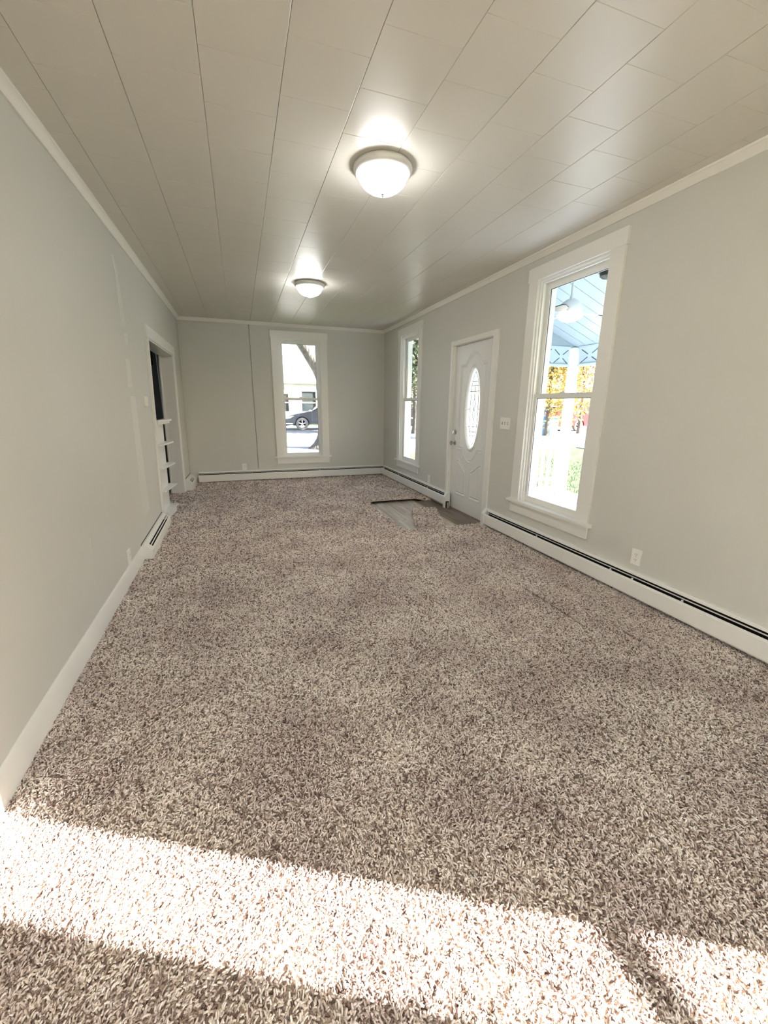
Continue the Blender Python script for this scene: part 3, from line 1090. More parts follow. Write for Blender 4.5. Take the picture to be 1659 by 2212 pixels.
# hardware
kb = B().lathe([(0.0, 0.0), (0.032, 0.0), (0.032, -0.006), (0.026, -0.011), (0.012, -0.014), (0.011, -0.034), (0.022, -0.042), (0.029, -0.052), (0.028, -0.064), (0.018, -0.071), (0, -0.073)],
               (4.792, NB, 0.862), 24, 1).build('door_knob', MT['chrome'], DR, smooth=True, xf=xr)
kb['label'] = 'round brushed nickel knob'
db = B().lathe([(0.0, 0.0), (0.031, 0.0), (0.030, -0.008), (0.022, -0.014), (0.0, -0.015)], (4.792, NB, 0.998), 24, 1)
db.box(4.786, 4.798, NB - 0.034, NB - 0.012, 0.978, 1.018)
db = db.build('deadbolt', MT['chrome'], DR, smooth=True, xf=xr)
db['label'] = 'nickel deadbolt thumb turn'
for zc in (0.22, 1.02, 1.83):
    B().tube([(4.018, NB - 0.002, zc - 0.045), (4.018, NB - 0.002, zc + 0.045)], 0.006, 8).build('hinge', MT['trim'], DR, xf=xr)

# ------------------------------------------------------------------ cased opening in the left wall
OP = empty('door_2', (0, 5.9, 0), 'wide white-cased opening in the left wall to a dim room', 'doorway', kind='structure')
B().box(0, 0.020, OY0 - 0.075, OY0, 0.0, OZ).build('casing', t, OP, 0.003, xf=lw)
B().box(0, 0.020, OY1, OY1 + 0.115, -0.01, OZ).build('casing', t, OP, 0.003, xf=lw)
B().box(0, 0.024, OY0 - 0.115, OY1 + 0.125, OZ, OZ + 0.118).build('head_casing', t, OP, 0.004, xf=lw)
B().box(-0.16, 0.012, OY1 - 0.018, OY1, -0.02, OZ).box(-0.168, -0.150, OY1 - 0.035, OY1 - 0.018, -0.02, OZ).build('jamb', t, OP, 0.003, xf=lw)
B().box(-0.16, 0.008, OY0, OY0 + 0.018, -0.02, OZ).build('jamb', t, OP, 0.003, xf=lw)
B().box(-0.16, 0.012, OY0 + 0.018, OY1 - 0.018, OZ - 0.016, OZ - 0.001).build('head_jamb', t, OP, 0.002, xf=lw)

# display shelves fixed on a narrow panel in the opening
SH = empty('wall_shelf_unit', (0.0, 5.35, 0), 'narrow white open shelf unit with five shelves at the cased opening', 'shelves')
PY1 = 5.585
B().box(-0.020, 0.000, OY0 + 0.018, PY1, -0.012, 1.125).build('back_panel', t, SH, 0.003, xf=lw)


def shelf(z, th, d0, d1, r):
    """tapered board with a rounded far corner; d measured from the panel face"""
    p = [(0.0, OY0 + 0.02), (d0, OY0 + 0.02)]
    p += [(d0 + (d1 - d0) * k / 6, OY0 + 0.02 + (PY1 + 0.04 - r - OY0 - 0.02) * k / 6) for k in range(1, 7)]
    for k in range(1, 7):
        a = k / 6 * PI / 2
        p.append((d1 - r + r * math.cos(a), PY1 + 0.04 - r + r * math.sin(a)))
    p += [(0.0, PY1 + 0.04)]
    b = B()
    b.prism(p, 2, z, z + th)
    return b


for (z, th) in ((1.125, 0.022), (0.865, 0.018), (0.605, 0.018), (0.345, 0.018), (0.085, 0.018)):
    shelf(z, th, 0.050 if z < 1 else 0.030, 0.098, 0.022 if z < 1 else 0.05).build('shelf', t, SH, 0.004, xf=lw, seg=2)
B().prism([(0.0, OY0 + 0.03), (0.022, OY0 + 0.03), (0.075, PY1), (0.0, PY1 + 0.01)], 2, 1.098, 1.125).build('shelf_apron', t, SH, 0.003, xf=lw)
B().prism([(0.0, OY0 + 0.03), (0.042, OY0 + 0.03), (0.085, PY1), (0.0, PY1 + 0.01)], 2, -0.012, 0.085).build('plinth', MT['trim'], SH, xf=lambda x, y, z: lw(x - 0.012 if x > 0.02 else x, y, z))

# dim room beyond
HXW = -1.35
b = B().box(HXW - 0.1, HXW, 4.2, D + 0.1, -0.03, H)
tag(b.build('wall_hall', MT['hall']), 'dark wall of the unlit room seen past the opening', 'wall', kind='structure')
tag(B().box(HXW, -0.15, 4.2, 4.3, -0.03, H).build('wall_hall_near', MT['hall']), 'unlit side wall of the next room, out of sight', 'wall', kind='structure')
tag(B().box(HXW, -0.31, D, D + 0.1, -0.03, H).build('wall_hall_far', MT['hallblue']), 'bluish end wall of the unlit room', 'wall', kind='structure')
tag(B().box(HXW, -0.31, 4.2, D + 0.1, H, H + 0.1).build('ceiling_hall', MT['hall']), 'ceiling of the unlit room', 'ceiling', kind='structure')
dk = empty('door_3', (-0.62, D, 0), 'dark doorway in the end wall of the unlit room, put in as black panels', 'door', kind='structure')
B().box(-1.30, -0.42, D - 0.03, D + 0.0, -0.02, 1.80).build('dark_panel', MT['black'], dk, 0.004)
B().box(-1.30, -0.42, D - 0.035, D, 1.80, 1.90).build('head_casing', MT['hall'], dk, 0.004)
B().box(-1.30, -0.36, D - 0.03, D, 1.90, H).build('upper_dark_panel', MT['black'], dk, 0.004)


# ------------------------------------------------------------------ baseboard heaters
def heater(name, label, xf, u0, u1, joints, cap0=True, cap1=True, group=None, z0=-0.02, brackets=()):
    """modern convector: xf maps (d from wall, u along, z)"""
    R = empty(name, Vector(xf(0.035, (u0 + u1) / 2, 0)), label, 'heater', group)
    m = MT['heater']
    a = u0 + (0.045 if cap0 else 0)
    e = u1 - (0.045 if cap1 else 0)
    B().prism([(0, 0.0), (0.004, 0.0), (0.004, 0.184), (0.028, 0.182), (0.032, 0.172), (0.036, 0.172), (0.032, 0.188), (0.028, 0.192), (0, 0.193)], 1, u0 + 0.002, u1 - 0.002).build('back_plate', m, R, xf=xf)
    B().box(0.006, 0.056, a, e, 0.035, 0.120).build('fin_element', MT['fins'], R, xf=xf)
    B().box(0.004, 0.006, a, e, 0.0, 0.18).build('shadow_liner', MT['dark'], R, xf=xf)
    B().prism([(0.044, 0.158), (0.050, 0.166), (0.052, 0.165), (0.046, 0.156)], 1, a, e).build('damper', m, R, xf=xf)
    us = [a] + list(joints) + [e]
    for k in range(len(us) - 1):
        p, q = us[k] + 0.0012, us[k + 1] - 0.0012
        B().prism([(0.050, 0.026), (0.064, 0.022), (0.070, 0.032), (0.070, 0.132), (0.066, 0.142), (0.058, 0.144), (0.058, 0.140), (0.064, 0.138), (0.067, 0.130), (0.067, 0.034), (0.062, 0.026)], 1, p, q).build('front_cover', m, R, xf=xf)
    for k in brackets:
        B().box(0.050, 0.062, k - 0.004, k + 0.004, 0.138, 0.154).build('bracket', m, R, xf=xf)
    cpf = [(0, z0), (0.072, z0), (0.074, 0.0), (0.074, 0.138), (0.068, 0.150), (0.040, 0.192), (0.030, 0.197), (0, 0.197)]
    if cap0:
        B().prism(cpf, 1, u0, u0 + 0.048).build('end_cap', m, R, 0.003, xf=xf)
    if cap1:
        B().prism(cpf, 1, u1 - 0.048, u1).build('end_cap', m, R, 0.003, xf=xf)
    return R


hr = lambda d, u, z: (W - d, u, z)
hb = lambda d, u, z: (u, D - d, z)
heater('baseboard_heater', 'long white baseboard heater under the near right window', hr, -1.2, 3.895, (2.614,), brackets=(2.973, 2.139, 1.954, 1.596))
heater('baseboard_heater', 'white baseboard heater between the far right corner and the front door', hr, 4.800, D - 0.082, (5.93,), cap1=False, brackets=(6.6, 5.4))
heater('baseboard_heater', 'white baseboard heater running along the far wall under the window', hb, 0.125, W - 0.002, (), cap0=False, cap1=False, brackets=(1.0, 2.2))
# corner joint where the far and right heaters meet
# valve notch at the door end of the far right heater
hv = [o for o in bpy.data.objects if o.name.startswith('baseboard_heater.001')][0]
B().tube([(W - 0.030, 4.797, -0.02), (W - 0.030, 4.797, 0.06)], 0.009, 8).build('feed_pipe', MT['tack'], hv)['label'] = 'short bare pipe at the heater end'
B().box(W - 0.060, W - 0.012, 4.7985, 4.7995, -0.015, 0.075).build('pipe_notch', MT['dark'], hv)['label'] = 'dark notch for the pipe'


def heater_old(name, label, u0, u1, h, dep, end0, end1):
    R = empty(name, (0.0, (u0 + u1) / 2, 0), label, 'heater')
    m = MT['heater_old']
    fz = h * 0.58

    def P(s):                                        # along the sloping top, 0 back .. 1 front
        return (0.016 + (dep - 0.016) * s, h - (h - fz) * s)
    full_ = [(0.0, -0.018), (dep - 0.004, -0.018), (dep, 0.0), (dep, fz - 0.012), P(0.96), P(0.0), (0.0, h + 0.002)]
    b = B()
    b.prism(full_, 1, u0, u0 + end0)
    b.build('end_cap', m, R, 0.006, xf=lw, seg=2)
    b = B()
    b.prism(full_, 1, u1 - end1, u1)
    b.build('end_cap', m, R, 0.004, xf=lw)
    p, q = u0 + end0, u1 - end1
    th = 0.004

    def strip(s0, s1):
        (x0, z0), (x1, z1) = P(s0), P(s1)
        return [(x0, z0), (x1, z1), (x1 - 0.6 * th, z1 - th), (x0 - 0.6 * th, z0 - th)]
    B().prism([(0, -0.018), (0.004, -0.018), (0.004, h - 0.004), (0.014, h - 0.006), P(0.42), P(0.0), (0, h + 0.002)], 1, p, q).build('back_plate', m, R, xf=lw)
    B().prism(strip(0.56, 0.66), 1, p, q).build('louvre', m, R, xf=lw)
    B().prism([(dep - 0.004, -0.018), (dep, 0.0), (dep, fz - 0.012), P(0.96), P(0.80), (P(0.80)[0] - 0.003, P(0.80)[1] - 0.006), (dep - 0.006, fz - 0.016), (dep - 0.006, -0.018)], 1, p, q).build('front_cover', m, R, xf=lw)
    B().box(0.006, dep - 0.010, p, q, 0.0, fz - 0.02).build('fin_element', MT['dark'], R, xf=lw)
    B().box(-0.0005, 0.003, u0 - 0.004, u1 + 0.004, 0.02, h + 0.008).build('shadow_gap', MT['dark'], R, xf=lw)
    return R


heater_old('convector_heater', 'cream louvred convector heater on the left wall before the shelves', 3.835, 5.012, 0.135, 0.085, 0.10, 0.02)
heater_old('convector_heater', 'short cream louvred heater in the far left corner', 6.905, D - 0.002, 0.172, 0.105, 0.16, 0.20)


# ------------------------------------------------------------------ outlets, switches, thermostat
def outlet(name, label, xf, u, z):
    R = empty(name, Vector(xf(u, 0, z)), label, 'outlet')
    B().box(u - 0.037, u + 0.037, -0.007, 0.0, z - 0.058, z + 0.058).build('cover_plate', MT['plastic'], R, 0.003, xf=xf, seg=2)
    for dz in (0.020, -0.020):
        f = B().box(u - 0.017, u + 0.017, -0.0095, -0.006, z + dz - 0.014, z + dz + 0.014).build('receptacle', MT['plastic'], R, 0.003, xf=xf)
        sl_ = B()
        sl_.box(u - 0.0085, u - 0.006, -0.0100, -0.009, z + dz - 0.003, z + dz + 0.007).box(u + 0.006, u + 0.0085, -0.0100, -0.009, z + dz - 0.003, z + dz + 0.006)
        sl_.box(u - 0.002, u + 0.002, -0.0100, -0.009, z + dz - 0.011, z + dz - 0.007)
        sl_.build('slots', MT['slot'], f, xf=xf)['label'] = 'dark socket slots'
    B().lathe([(0, 0), (0.003, 0), (0.0025, -0.001), (0, -0.0012)], (u, -0.007, z), 8, 1).build('screw', MT['chrome'], R, xf=xf)
    return R


xleft = lambda u, n, z: lw(-n, u, z)
outlet('wall_outlet', 'white outlet on the right wall above the long heater', xr, 1.992, 0.293)
outlet('wall_outlet', 'white outlet on the right wall between far window and door', xr, 5.462, 0.262)
outlet('wall_outlet', 'white outlet on the far wall just above the heater', lambda u, n, z: (u, D + 0.008 + n, z), 0.877, 0.252)
outlet('wall_outlet', 'white outlet on the left wall just above the baseboard', xleft, 3.41, 0.185)
SW = empty('light_switch', Vector(xr(3.683, 0, 1.157)), 'white triple light switch plate between front door and window', 'light switch')
B().box(3.600, 3.766, -0.007, 0.0, 1.098, 1.216).build('cover_plate', MT['plastic'], SW, 0.003, xf=xr, seg=2)
for k, up in ((3.637, 1), (3.683, -1), (3.729, 1)):
    B().box(k - 0.006, k + 0.006, -0.0085, -0.006, 1.144, 1.170).build('toggle_slot', MT['slot'], SW, xf=xr)
    B().quadbox([(k - 0.004, -0.007, 1.150), (k + 0.004, -0.007, 1.150), (k + 0.004, -0.007, 1.164), (k - 0.004, -0.007, 1.164),
                 (k - 0.003, -0.018, 1.150 + 0.008 * up), (k + 0.003, -0.018, 1.150 + 0.008 * up), (k + 0.003, -0.018, 1.160 + 0.008 * up), (k - 0.003, -0.018, 1.160 + 0.008 * up)]).build('toggle', MT['plastic'], SW, xf=xr)
TM = empty('thermostat', Vector(xleft(4.68, 0, 1.345)), 'small white thermostat on the left wall before the opening', 'thermostat')
B().box(4.650, 4.710, -0.024, 0.001, 1.300, 1.392).build('housing', MT['plastic'], TM, 0.008, xf=xleft, seg=2)
B().box(4.660, 4.700, -0.028, -0.023, 1.348, 1.384).build('dial_cover', MT['plastic'], TM, 0.003, xf=xleft)


# ------------------------------------------------------------------ flush ceiling lamps
def ceiling_lamp(x, y, label):
    R = empty('ceiling_lamp', (x, y, H), label, 'ceiling lamp')
    B().lathe([(0.03, -0.001), (0.158, -0.001), (0.166, -0.008), (0.168, -0.018), (0.163, -0.032), (0.152, -0.042), (0.141, -0.045), (0.137, -0.039), (0.03, -0.036)],
              (x, y, H), 56).build('base_ring', MT['nickel'], R, smooth=True)
    pr = [(0.1385 * math.cos(a), -0.041 - 0.093 * math.sin(a)) for a in np.linspace(0, PI / 2 - 0.08, 14)] + [(0.006, -0.1342), (0.0, -0.1342)]
    B().lathe(pr, (x, y, H), 56).build('glass_bowl', MT['bowl'], R, smooth=True)
    B().lathe([(0.0, -0.132), (0.009, -0.133), (0.011, -0.137), (0.006, -0.141), (0.008, -0.145), (0.005, -0.149), (0.0, -0.150)], (x, y, H), 16).build('finial', MT['chrome'], R, smooth=True)['label'] = 'small nickel finial'
    return R


ceiling_lamp(1.738, 2.580, 'nearer flush ceiling lamp with lit white glass bowl')
ceiling_lamp(1.712, 5.040, 'farther flush ceiling lamp with lit bowl, before the far window')

# ------------------------------------------------------------------ porch
PX0, PX1, PYA, PYB = W + TH, 6.10, 0.75, 5.66  # near end lengthened to keep sun out of the near window
PZ = -0.12
pc = lambda x: 3.150 - 0.38 * (x - PX0)
PF = B().box(PX0, PX1 + 0.1, PYA, PYB + 0.05, PZ - 0.20, PZ - 0.02).build('porch_floor', MT['porchwhite'])
tag(PF, 'blue-grey boarded porch floor outside the near window', 'porch floor', kind='structure')
y = PYA
while y < PYB:
    B().box(PX0, PX1 + 0.12, y + 0.001, min(y + 0.137, PYB + 0.05), PZ - 0.02, PZ).build('floor_board', MT['porchfloor'], PF)
    y += 0.138
CE = empty('porch_ceiling', (4.8, 3.6, pc(4.8)), 'pale blue slatted porch ceiling sloping outward', 'porch ceiling', kind='structure')
y = PYA - 0.2
while y < PYB + 0.1:
    y1 = min(y + 0.20, PYB + 0.1)
    B().quadbox([(PX0, y + 0.004, pc(PX0)), (PX1 + 0.3, y + 0.004, pc(PX1 + 0.3)), (PX1 + 0.3, y1 - 0.004, pc(PX1 + 0.3)), (PX0, y1 - 0.004, pc(PX0)),
                 (PX0, y + 0.004, pc(PX0) + 0.02), (PX1 + 0.3, y + 0.004, pc(PX1 + 0.3) + 0.02), (PX1 + 0.3, y1 - 0.004, pc(PX1 + 0.3) + 0.02), (PX0, y1 - 0.004, pc(PX0) + 0.02)]).build('ceiling_slat', MT['porchceil'], CE)
    y += 0.20
B().quadbox([(PX0, PYA - 0.3, pc(PX0) + 0.021), (PX1 + 0.35, PYA - 0.3, pc(PX1 + 0.35) + 0.021), (PX1 + 0.35, PYB + 0.68, pc(PX1 + 0.35) + 0.021), (PX0, PYB + 0.68, pc(PX0) + 0.021),
             (PX0, PYA - 0.3, pc(PX0) + 0.12), (PX1 + 0.35, PYA - 0.3, pc(PX1 + 0.35) + 0.12), (PX1 + 0.35, PYB + 0.68, pc(PX1 + 0.35) + 0.12), (PX0, PYB + 0.68, pc(PX0) + 0.12)]).build('roof_deck', MT['roof'], CE)  # overhang past the far end added to block sun at the next window
# posts
POX, POY = 6.02, 5.575


def post(x, y, label):
    R = empty('porch_post', (x, y, PZ), label, 'porch post', 'white porch posts')
    m = MT['porchwhite']
    B().box(x - 0.095, x + 0.095, y - 0.095, y + 0.095, PZ, PZ + 0.10).build('base', m, R, 0.01)
    B().box(x - 0.080, x + 0.080, y - 0.080, y + 0.080, PZ + 0.10, 0.86).build('pedestal', m, R, 0.006)
    B().box(x - 0.090, x + 0.090, y - 0.090, y + 0.090, 0.86, 0.90).build('cap', m, R, 0.006)
    B().box(x - 0.058, x + 0.058, y - 0.058, y + 0.058, 0.90, pc(x) - 0.01).build('shaft', m, R, 0.004)
    return R


post(POX, POY, 'white square porch post at the far outer corner')


# lattice valance panels under the ceiling edge
def valance(name, label, p0, p1, zt, hgt_, nx):
    p0, p1 = Vector((*p0, 0)), Vector((*p1, 0))
    d = (p1 - p0)
    L = d.length
    d.normalize()
    nrm = Vector((-d.y, d.x, 0))
    R = empty(name, (p0 + p1) / 2 + Vector((0, 0, zt - hgt_)), label, 'valance')
    xfv = lambda u, n, z: tuple(p0 + d * u + nrm * n + Vector((0, 0, z)))
    m = MT['porchwhite']
    B().box(0, L, -0.02, 0.02, zt - hgt_, zt - hgt_ + 0.035).build('bottom_rail', MT['porchpale'], R, 0.003, xf=xfv)
    B().box(0, L, -0.02, 0.02, zt - 0.03, zt).build('top_rail', MT['porchpale'], R, 0.003, xf=xfv)
    B().box(0, L, 0.006, 0.010, zt - hgt_ + 0.035, zt - 0.03).build('backing_board', MT['porchpale'], R, xf=xfv)
    w_ = L / nx
    za, zb2 = zt - hgt_ + 0.035, zt - 0.03
    for k in range(nx):
        for s_ in (0, 1):
            a = Vector((k * w_ + 0.02, 0, za + 0.01 if s_ else zb2 - 0.01))
            c2 = Vector(((k + 1) * w_ - 0.02, 0, zb2 - 0.01 if s_ else za + 0.01))
            dd = (c2 - a).normalized()
            pp = Vector((-dd.z, 0, dd.x)) * 0.0055
            for (t0, t1) in ((0.04, 0.40), (0.62, 0.96)):
                e0, e1 = a + (c2 - a) * t0, a + (c2 - a) * t1
                pts = [e0 - pp, e1 - pp, e1 + pp, e0 + pp]
                for (f_, bk) in ((0.0025, 0.0062),):
                    B().quadbox([(p.x, f_, p.z) for p in pts] + [(p.x, bk, p.z) for p in pts]).build('cross_slit', MT['slit'], R, xf=xfv)
                    B().quadbox([(p.x, 0.0098, p.z) for p in pts] + [(p.x, 0.0125, p.z) for p in pts]).build('cross_slit', MT['slit'], R, xf=xfv)
    return R


ZV = pc(POX) + 0.02
valance('lattice_valance', 'pale valance board with crossed dark slits on the far end of the porch', (PX0, POY), (POX - 0.10, POY), ZV - 0.02, 0.30, 7)
valance('lattice_valance', 'pale valance board with crossed dark slits along the front edge of the porch', (POX, POY - 0.10), (POX, PYA + 0.20), ZV - 0.02, 0.30, 11)
gb = B()
gb.prism([(PX0, ZV - 0.02), (POX, ZV - 0.02), (PX0, pc(PX0))], 1, POY - 0.01, POY + 0.03)
tag(gb.build('gable_board', MT['porchceil']), 'pale triangular board closing the porch end above the lattice', 'gable board')
# railing at the far end
RL = empty('porch_railing', ((PX0 + POX) / 2, POY, PZ), 'white porch railing with square balusters at the far end', 'railing')
m = MT['porchwhite']
B().box(PX0, POX - 0.097, POY - 0.035, POY + 0.035, 0.80, 0.86).build('top_rail', m, RL, 0.006)
B().box(PX0, POX - 0.097, POY - 0.025, POY + 0.025, 0.66, 0.71).build('rail', m, RL, 0.004)
B().box(PX0, POX - 0.097, POY - 0.025, POY + 0.025, 0.115, 0.165).build('rail', m, RL, 0.004)
B().box(PX0, POX - 0.097, POY - 0.025, POY + 0.025, PZ, 0.0).build('kick_board', m, RL, 0.004)
x = PX0 + 0.08
while x < POX - 0.12:
    B().box(x - 0.026, x + 0.026, POY - 0.014, POY + 0.014, -0.0, 0.80).build('baluster', m, RL, 0.003)
    x += 0.135
post(POX, PYA + 0.1, 'white square porch post at the near outer corner, out of view')
B().box(PX1 + 0.1, PX1 + 0.13, PYA, PYB + 0.05, PZ - 0.23, PZ + 0.002).build('fascia', MT['porchwhite'], PF)

# porch ceiling fan
FX, FY, FZ = 4.20, 3.742, 2.27
FN = empty('ceiling_fan', (FX, FY, pc(FX)), 'porch ceiling fan with white lit bowl and dark blades', 'ceiling fan')
B().lathe([(0.0, 0.015), (0.02, 0.01), (0.02, 0.16), (0.020, 0.16)], (FX, FY, FZ), 16).tube([(FX, FY, FZ + 0.15), (FX, FY, pc(FX) - 0.02)], 0.012, 10).build('downrod', MT['porchwhite'], FN)
B().lathe([(0.0, -0.005), (0.11, 0.0), (0.115, 0.03), (0.10, 0.09), (0.05, 0.13), (0.0, 0.135)], (FX, FY, FZ), 32).build('motor_housing', MT['porchwhite'], FN, smooth=True)
B().lathe([(0.06, 0.0), (0.055, -0.05), (0.0, -0.06)], (FX, FY, pc(FX) - 0.01), 24).build('canopy', MT['porchwhite'], FN, smooth=True)
B().lathe([(0.125 * math.cos(a), -0.008 - 0.075 * math.sin(a)) for a in np.linspace(0, PI / 2, 9)[:-1]] + [(0, -0.083)], (FX, FY, FZ), 32).build('light_bowl', MT['porchbowl'], FN, smooth=True)
for ang in (96, -20, 216):
    a = math.radians(ang)
    dr = Vector((math.cos(a), math.sin(a), 0))
    sd_ = Vector((-dr.y, dr.x, 0))

    def fxf(u, n, z, dr=dr, sd_=sd_):
        return tuple(Vector((FX, FY, FZ)) + dr * u + sd_ * n + Vector((0, 0, z - 0.06 * u)))
    ar = B().box(0.10, 0.31, -0.012, 0.012, 0.0, 0.008).build('blade_arm', MT['porchwhite'], FN, xf=fxf)
    bl = B()
    pf = [(0.29, -0.035), (0.33, -0.055), (0.50, -0.065), (0.545, -0.045), (0.555, 0.0), (0.545, 0.045), (0.50, 0.065), (0.33, 0.055), (0.29, 0.035)]
    bl.prism(pf, 2, 0.0, 0.008)
    bl.build('blade', MT['fan_dark'], FN, xf=lambda u, n, z, f=fxf: f(u, n, z + n * 0.2))['label'] = 'dark fan blade'
sx, sy_ = 4.72, 3.83
SPK = empty('porch_speaker', (sx, sy_, pc(sx)), 'small dark round fixture on the sloping porch ceiling', 'ceiling fixture')
B().lathe([(0.0, -0.075), (0.05, -0.07), (0.075, -0.05), (0.08, 0.0), (0.0, 0.0)], (sx, sy_, pc(sx)), 24).build('housing', MT['fan_dark'], SPK, smooth=True)
B().lathe([(0.085, -0.012), (0.088, -0.004), (0.085, 0.004), (0.07, 0.004), (0.07, -0.012)], (sx, sy_, pc(sx)), 24).build('rim', MT['fan_dark'], SPK)

# outside skin of the house
ow = B()
wall_boxes(ow, YR - TH, D + TH, [(W4[0] - 0.02, W4[1] + 0.02, W4Z[0] - 0.02, W4Z[1] + 0.02), (WR[0][0] - 0.0, WR[0][1] + 0.0, WIN_Z0 - 0.01, WIN_Z1), (DOOR[0] - 0.02, DOOR[1] + 0.02, -0.05, DOOR[2] + 0.02),
                                  (*WR[1], WIN_Z0 - 0.01, WIN_Z1)], TH, TH + 0.008, -0.4, 3.3)
tag(ow.build('wall_exterior', MT['siding'], xf=xr), 'grey outside face of the house wall on the porch', 'wall', kind='structure')


# ------------------------------------------------------------------ ground, street
def gz_(x, y):
    t_ = min(max((y - 7.5) / 5.0, 0), 1)
    t_ = t_ * t_ * (3 - 2 * t_)
    s_ = min(max((x - 8) / 5.0, 0), 1)
    t_ = max(t_, s_ * s_ * (3 - 2 * s_))
    return -0.42 + 0.32 * t_


gx_ = [-60, -30, -15, -8, -4, 0, 2, 4, 6, 8, 9, 10, 11, 12, 13, 14, 16, 20, 30, 45, 70, 110]
gy_ = [-60, -30, -15, -8, -4, -2, 0, 2, 4, 6, 7.5, 8.5, 9.5, 10.5, 11.5, 12.5, 14, 16, 20, 30, 45, 70, 110]
V = [(x, y, gz_(x, y)) for x in gx_ for y in gy_]
F = [(i * len(gy_) + j, (i + 1) * len(gy_) + j, (i + 1) * len(gy_) + j + 1, i * len(gy_) + j + 1) for i in range(len(gx_) - 1) for j in range(len(gy_) - 1)]
tag(from_np('ground', V, F, MT['grass'], None, True), 'green lawn around the house', 'lawn', kind='structure')
tag(B().box(-60, 90, 11.9, 19.6, -0.16, -0.085).build('sidewalk', MT['walk']), 'wide pale concrete walk between front yard and street', 'sidewalk', kind='structure')
tag(B().box(-60, 90, 20.0, 28.5, -0.16, -0.09).build('street', MT['street']), 'sunlit street beyond the far window', 'street', kind='structure')
tag(B().box(12.4, 13.9, -50, 11.85, -0.3, -0.088).build('sidewalk_side', MT['walk']), 'pale sidewalk beyond the porch', 'sidewalk', kind='structure')
tag(B().box(14.0, 21.0, -50, 19.9, -0.16, -0.09).build('street_side', MT['street']), 'sunlit side street beyond the porch', 'street', kind='structure')
gv, gf = [], []
for k in range(5200):
    x, y = random.uniform(6.3, 10.5), random.uniform(4.0, 10.5)
    z = gz_(x, y)
    a = random.uniform(0, PI)
    w_, h_ = 0.008, random.uniform(0.04, 0.09)
    i0 = len(gv)
    gv += [(x - w_ * math.cos(a), y - w_ * math.sin(a), z - 0.01), (x + w_ * math.cos(a), y + w_ * math.sin(a), z - 0.01), (x + random.uniform(-0.03, 0.03), y + random.uniform(-0.03, 0.03), z + h_)]
    gf.append((i0, i0 + 1, i0 + 2))
tag(from_np('grass_blades', gv, gf, MT['blade']), 'green grass blades beside the porch', 'grass', kind='stuff')


# ------------------------------------------------------------------ trees
def tree(name, label, x, y, h, r, leafm, n, trunk_r=0.2, crown_z=0.62, seed=1, lean=0.0, group=None, leaf=0.16):
    rr = np.random.default_rng(seed)
    z0 = gz_(x, y)
    R = empty(name, (x, y, z0), label, 'tree', group)
    B().tube([(x, y, z0 - 0.2), (x, y, z0 + 0.3), (x + lean * 0.3, y, z0 + h * 0.35), (x + lean, y, z0 + h * 0.75)], [trunk_r * 1.5, trunk_r, trunk_r * 0.8, trunk_r * 0.3], 10).build('trunk', MT['bark'], R, smooth=True)
    for k in range(4):
        a = rr.uniform(0, 2 * PI)
        B().tube([(x + lean * 0.3, y, z0 + h * 0.35), (x + lean * 0.5 + 0.4 * r * math.cos(a), y + 0.4 * r * math.sin(a), z0 + h * 0.55), (x + lean + 0.8 * r * math.cos(a), y + 0.8 * r * math.sin(a), z0 + h * (0.6 + 0.1 * k))],
                 [trunk_r * 0.5, trunk_r * 0.3, 0.02], 7).build('branch', MT['bark'], R, smooth=True)
    v, f = [], []
    cl = [(rr.normal(size=3) * np.array([r * 0.45, r * 0.45, h * 0.15]) + np.array([x + lean, y, z0 + h * crown_z])) for _ in range(26)]
    for k in range(n):
        c = cl[rr.integers(len(cl))] + rr.normal(size=3) * r * 0.20
        d1 = rr.normal(size=3)
        d1 /= np.linalg.norm(d1)
        d2 = np.cross(d1, rr.normal(size=3))
        d2 /= np.linalg.norm(d2)
        sz = leaf * rr.uniform(0.6, 1.2)
        i0 = len(v)
        v += [c - d1 * sz, c + d2 * sz * 0.5, c + d1 * sz, c - d2 * sz * 0.5]
        f.append((i0, i0 + 1, i0 + 2, i0 + 3))
    cr_ = from_np('foliage', v, f, leafm, R)
    cr_['kind'] = 'stuff'
    return R


tree('maple_tree', 'golden yellow autumn tree seen left of the porch post', 13.2, 14.45, 7.0, 1.7, MT['leaf_y'], 7000, 0.09, 0.46, 11, leaf=0.09)
tree('maple_tree', 'rusty yellow autumn tree seen right of the porch post', 18.3, 17.9, 8.0, 2.2, MT['leaf_o'], 3000, 0.09, 0.50, 12, leaf=0.11)
tree('shade_tree', 'grey-green tree filling the far right window, nearest of its row', 9.5, 20.0, 9.0, 2.6, MT['leaf_g'], 6500, 0.16, 0.45, 21, leaf=0.13)
tree('shade_tree', 'yellowish tree low behind the far right window', 12.6, 27.5, 7.0, 2.2, MT['leaf_o'], 2200, 0.25, 0.42, 22)
tree('shade_tree', 'pale hazy green tree behind the white house', 3.0, 50.0, 8.5, 2.6, MT['leaf_g'], 2000, 0.3, 0.6, 24)
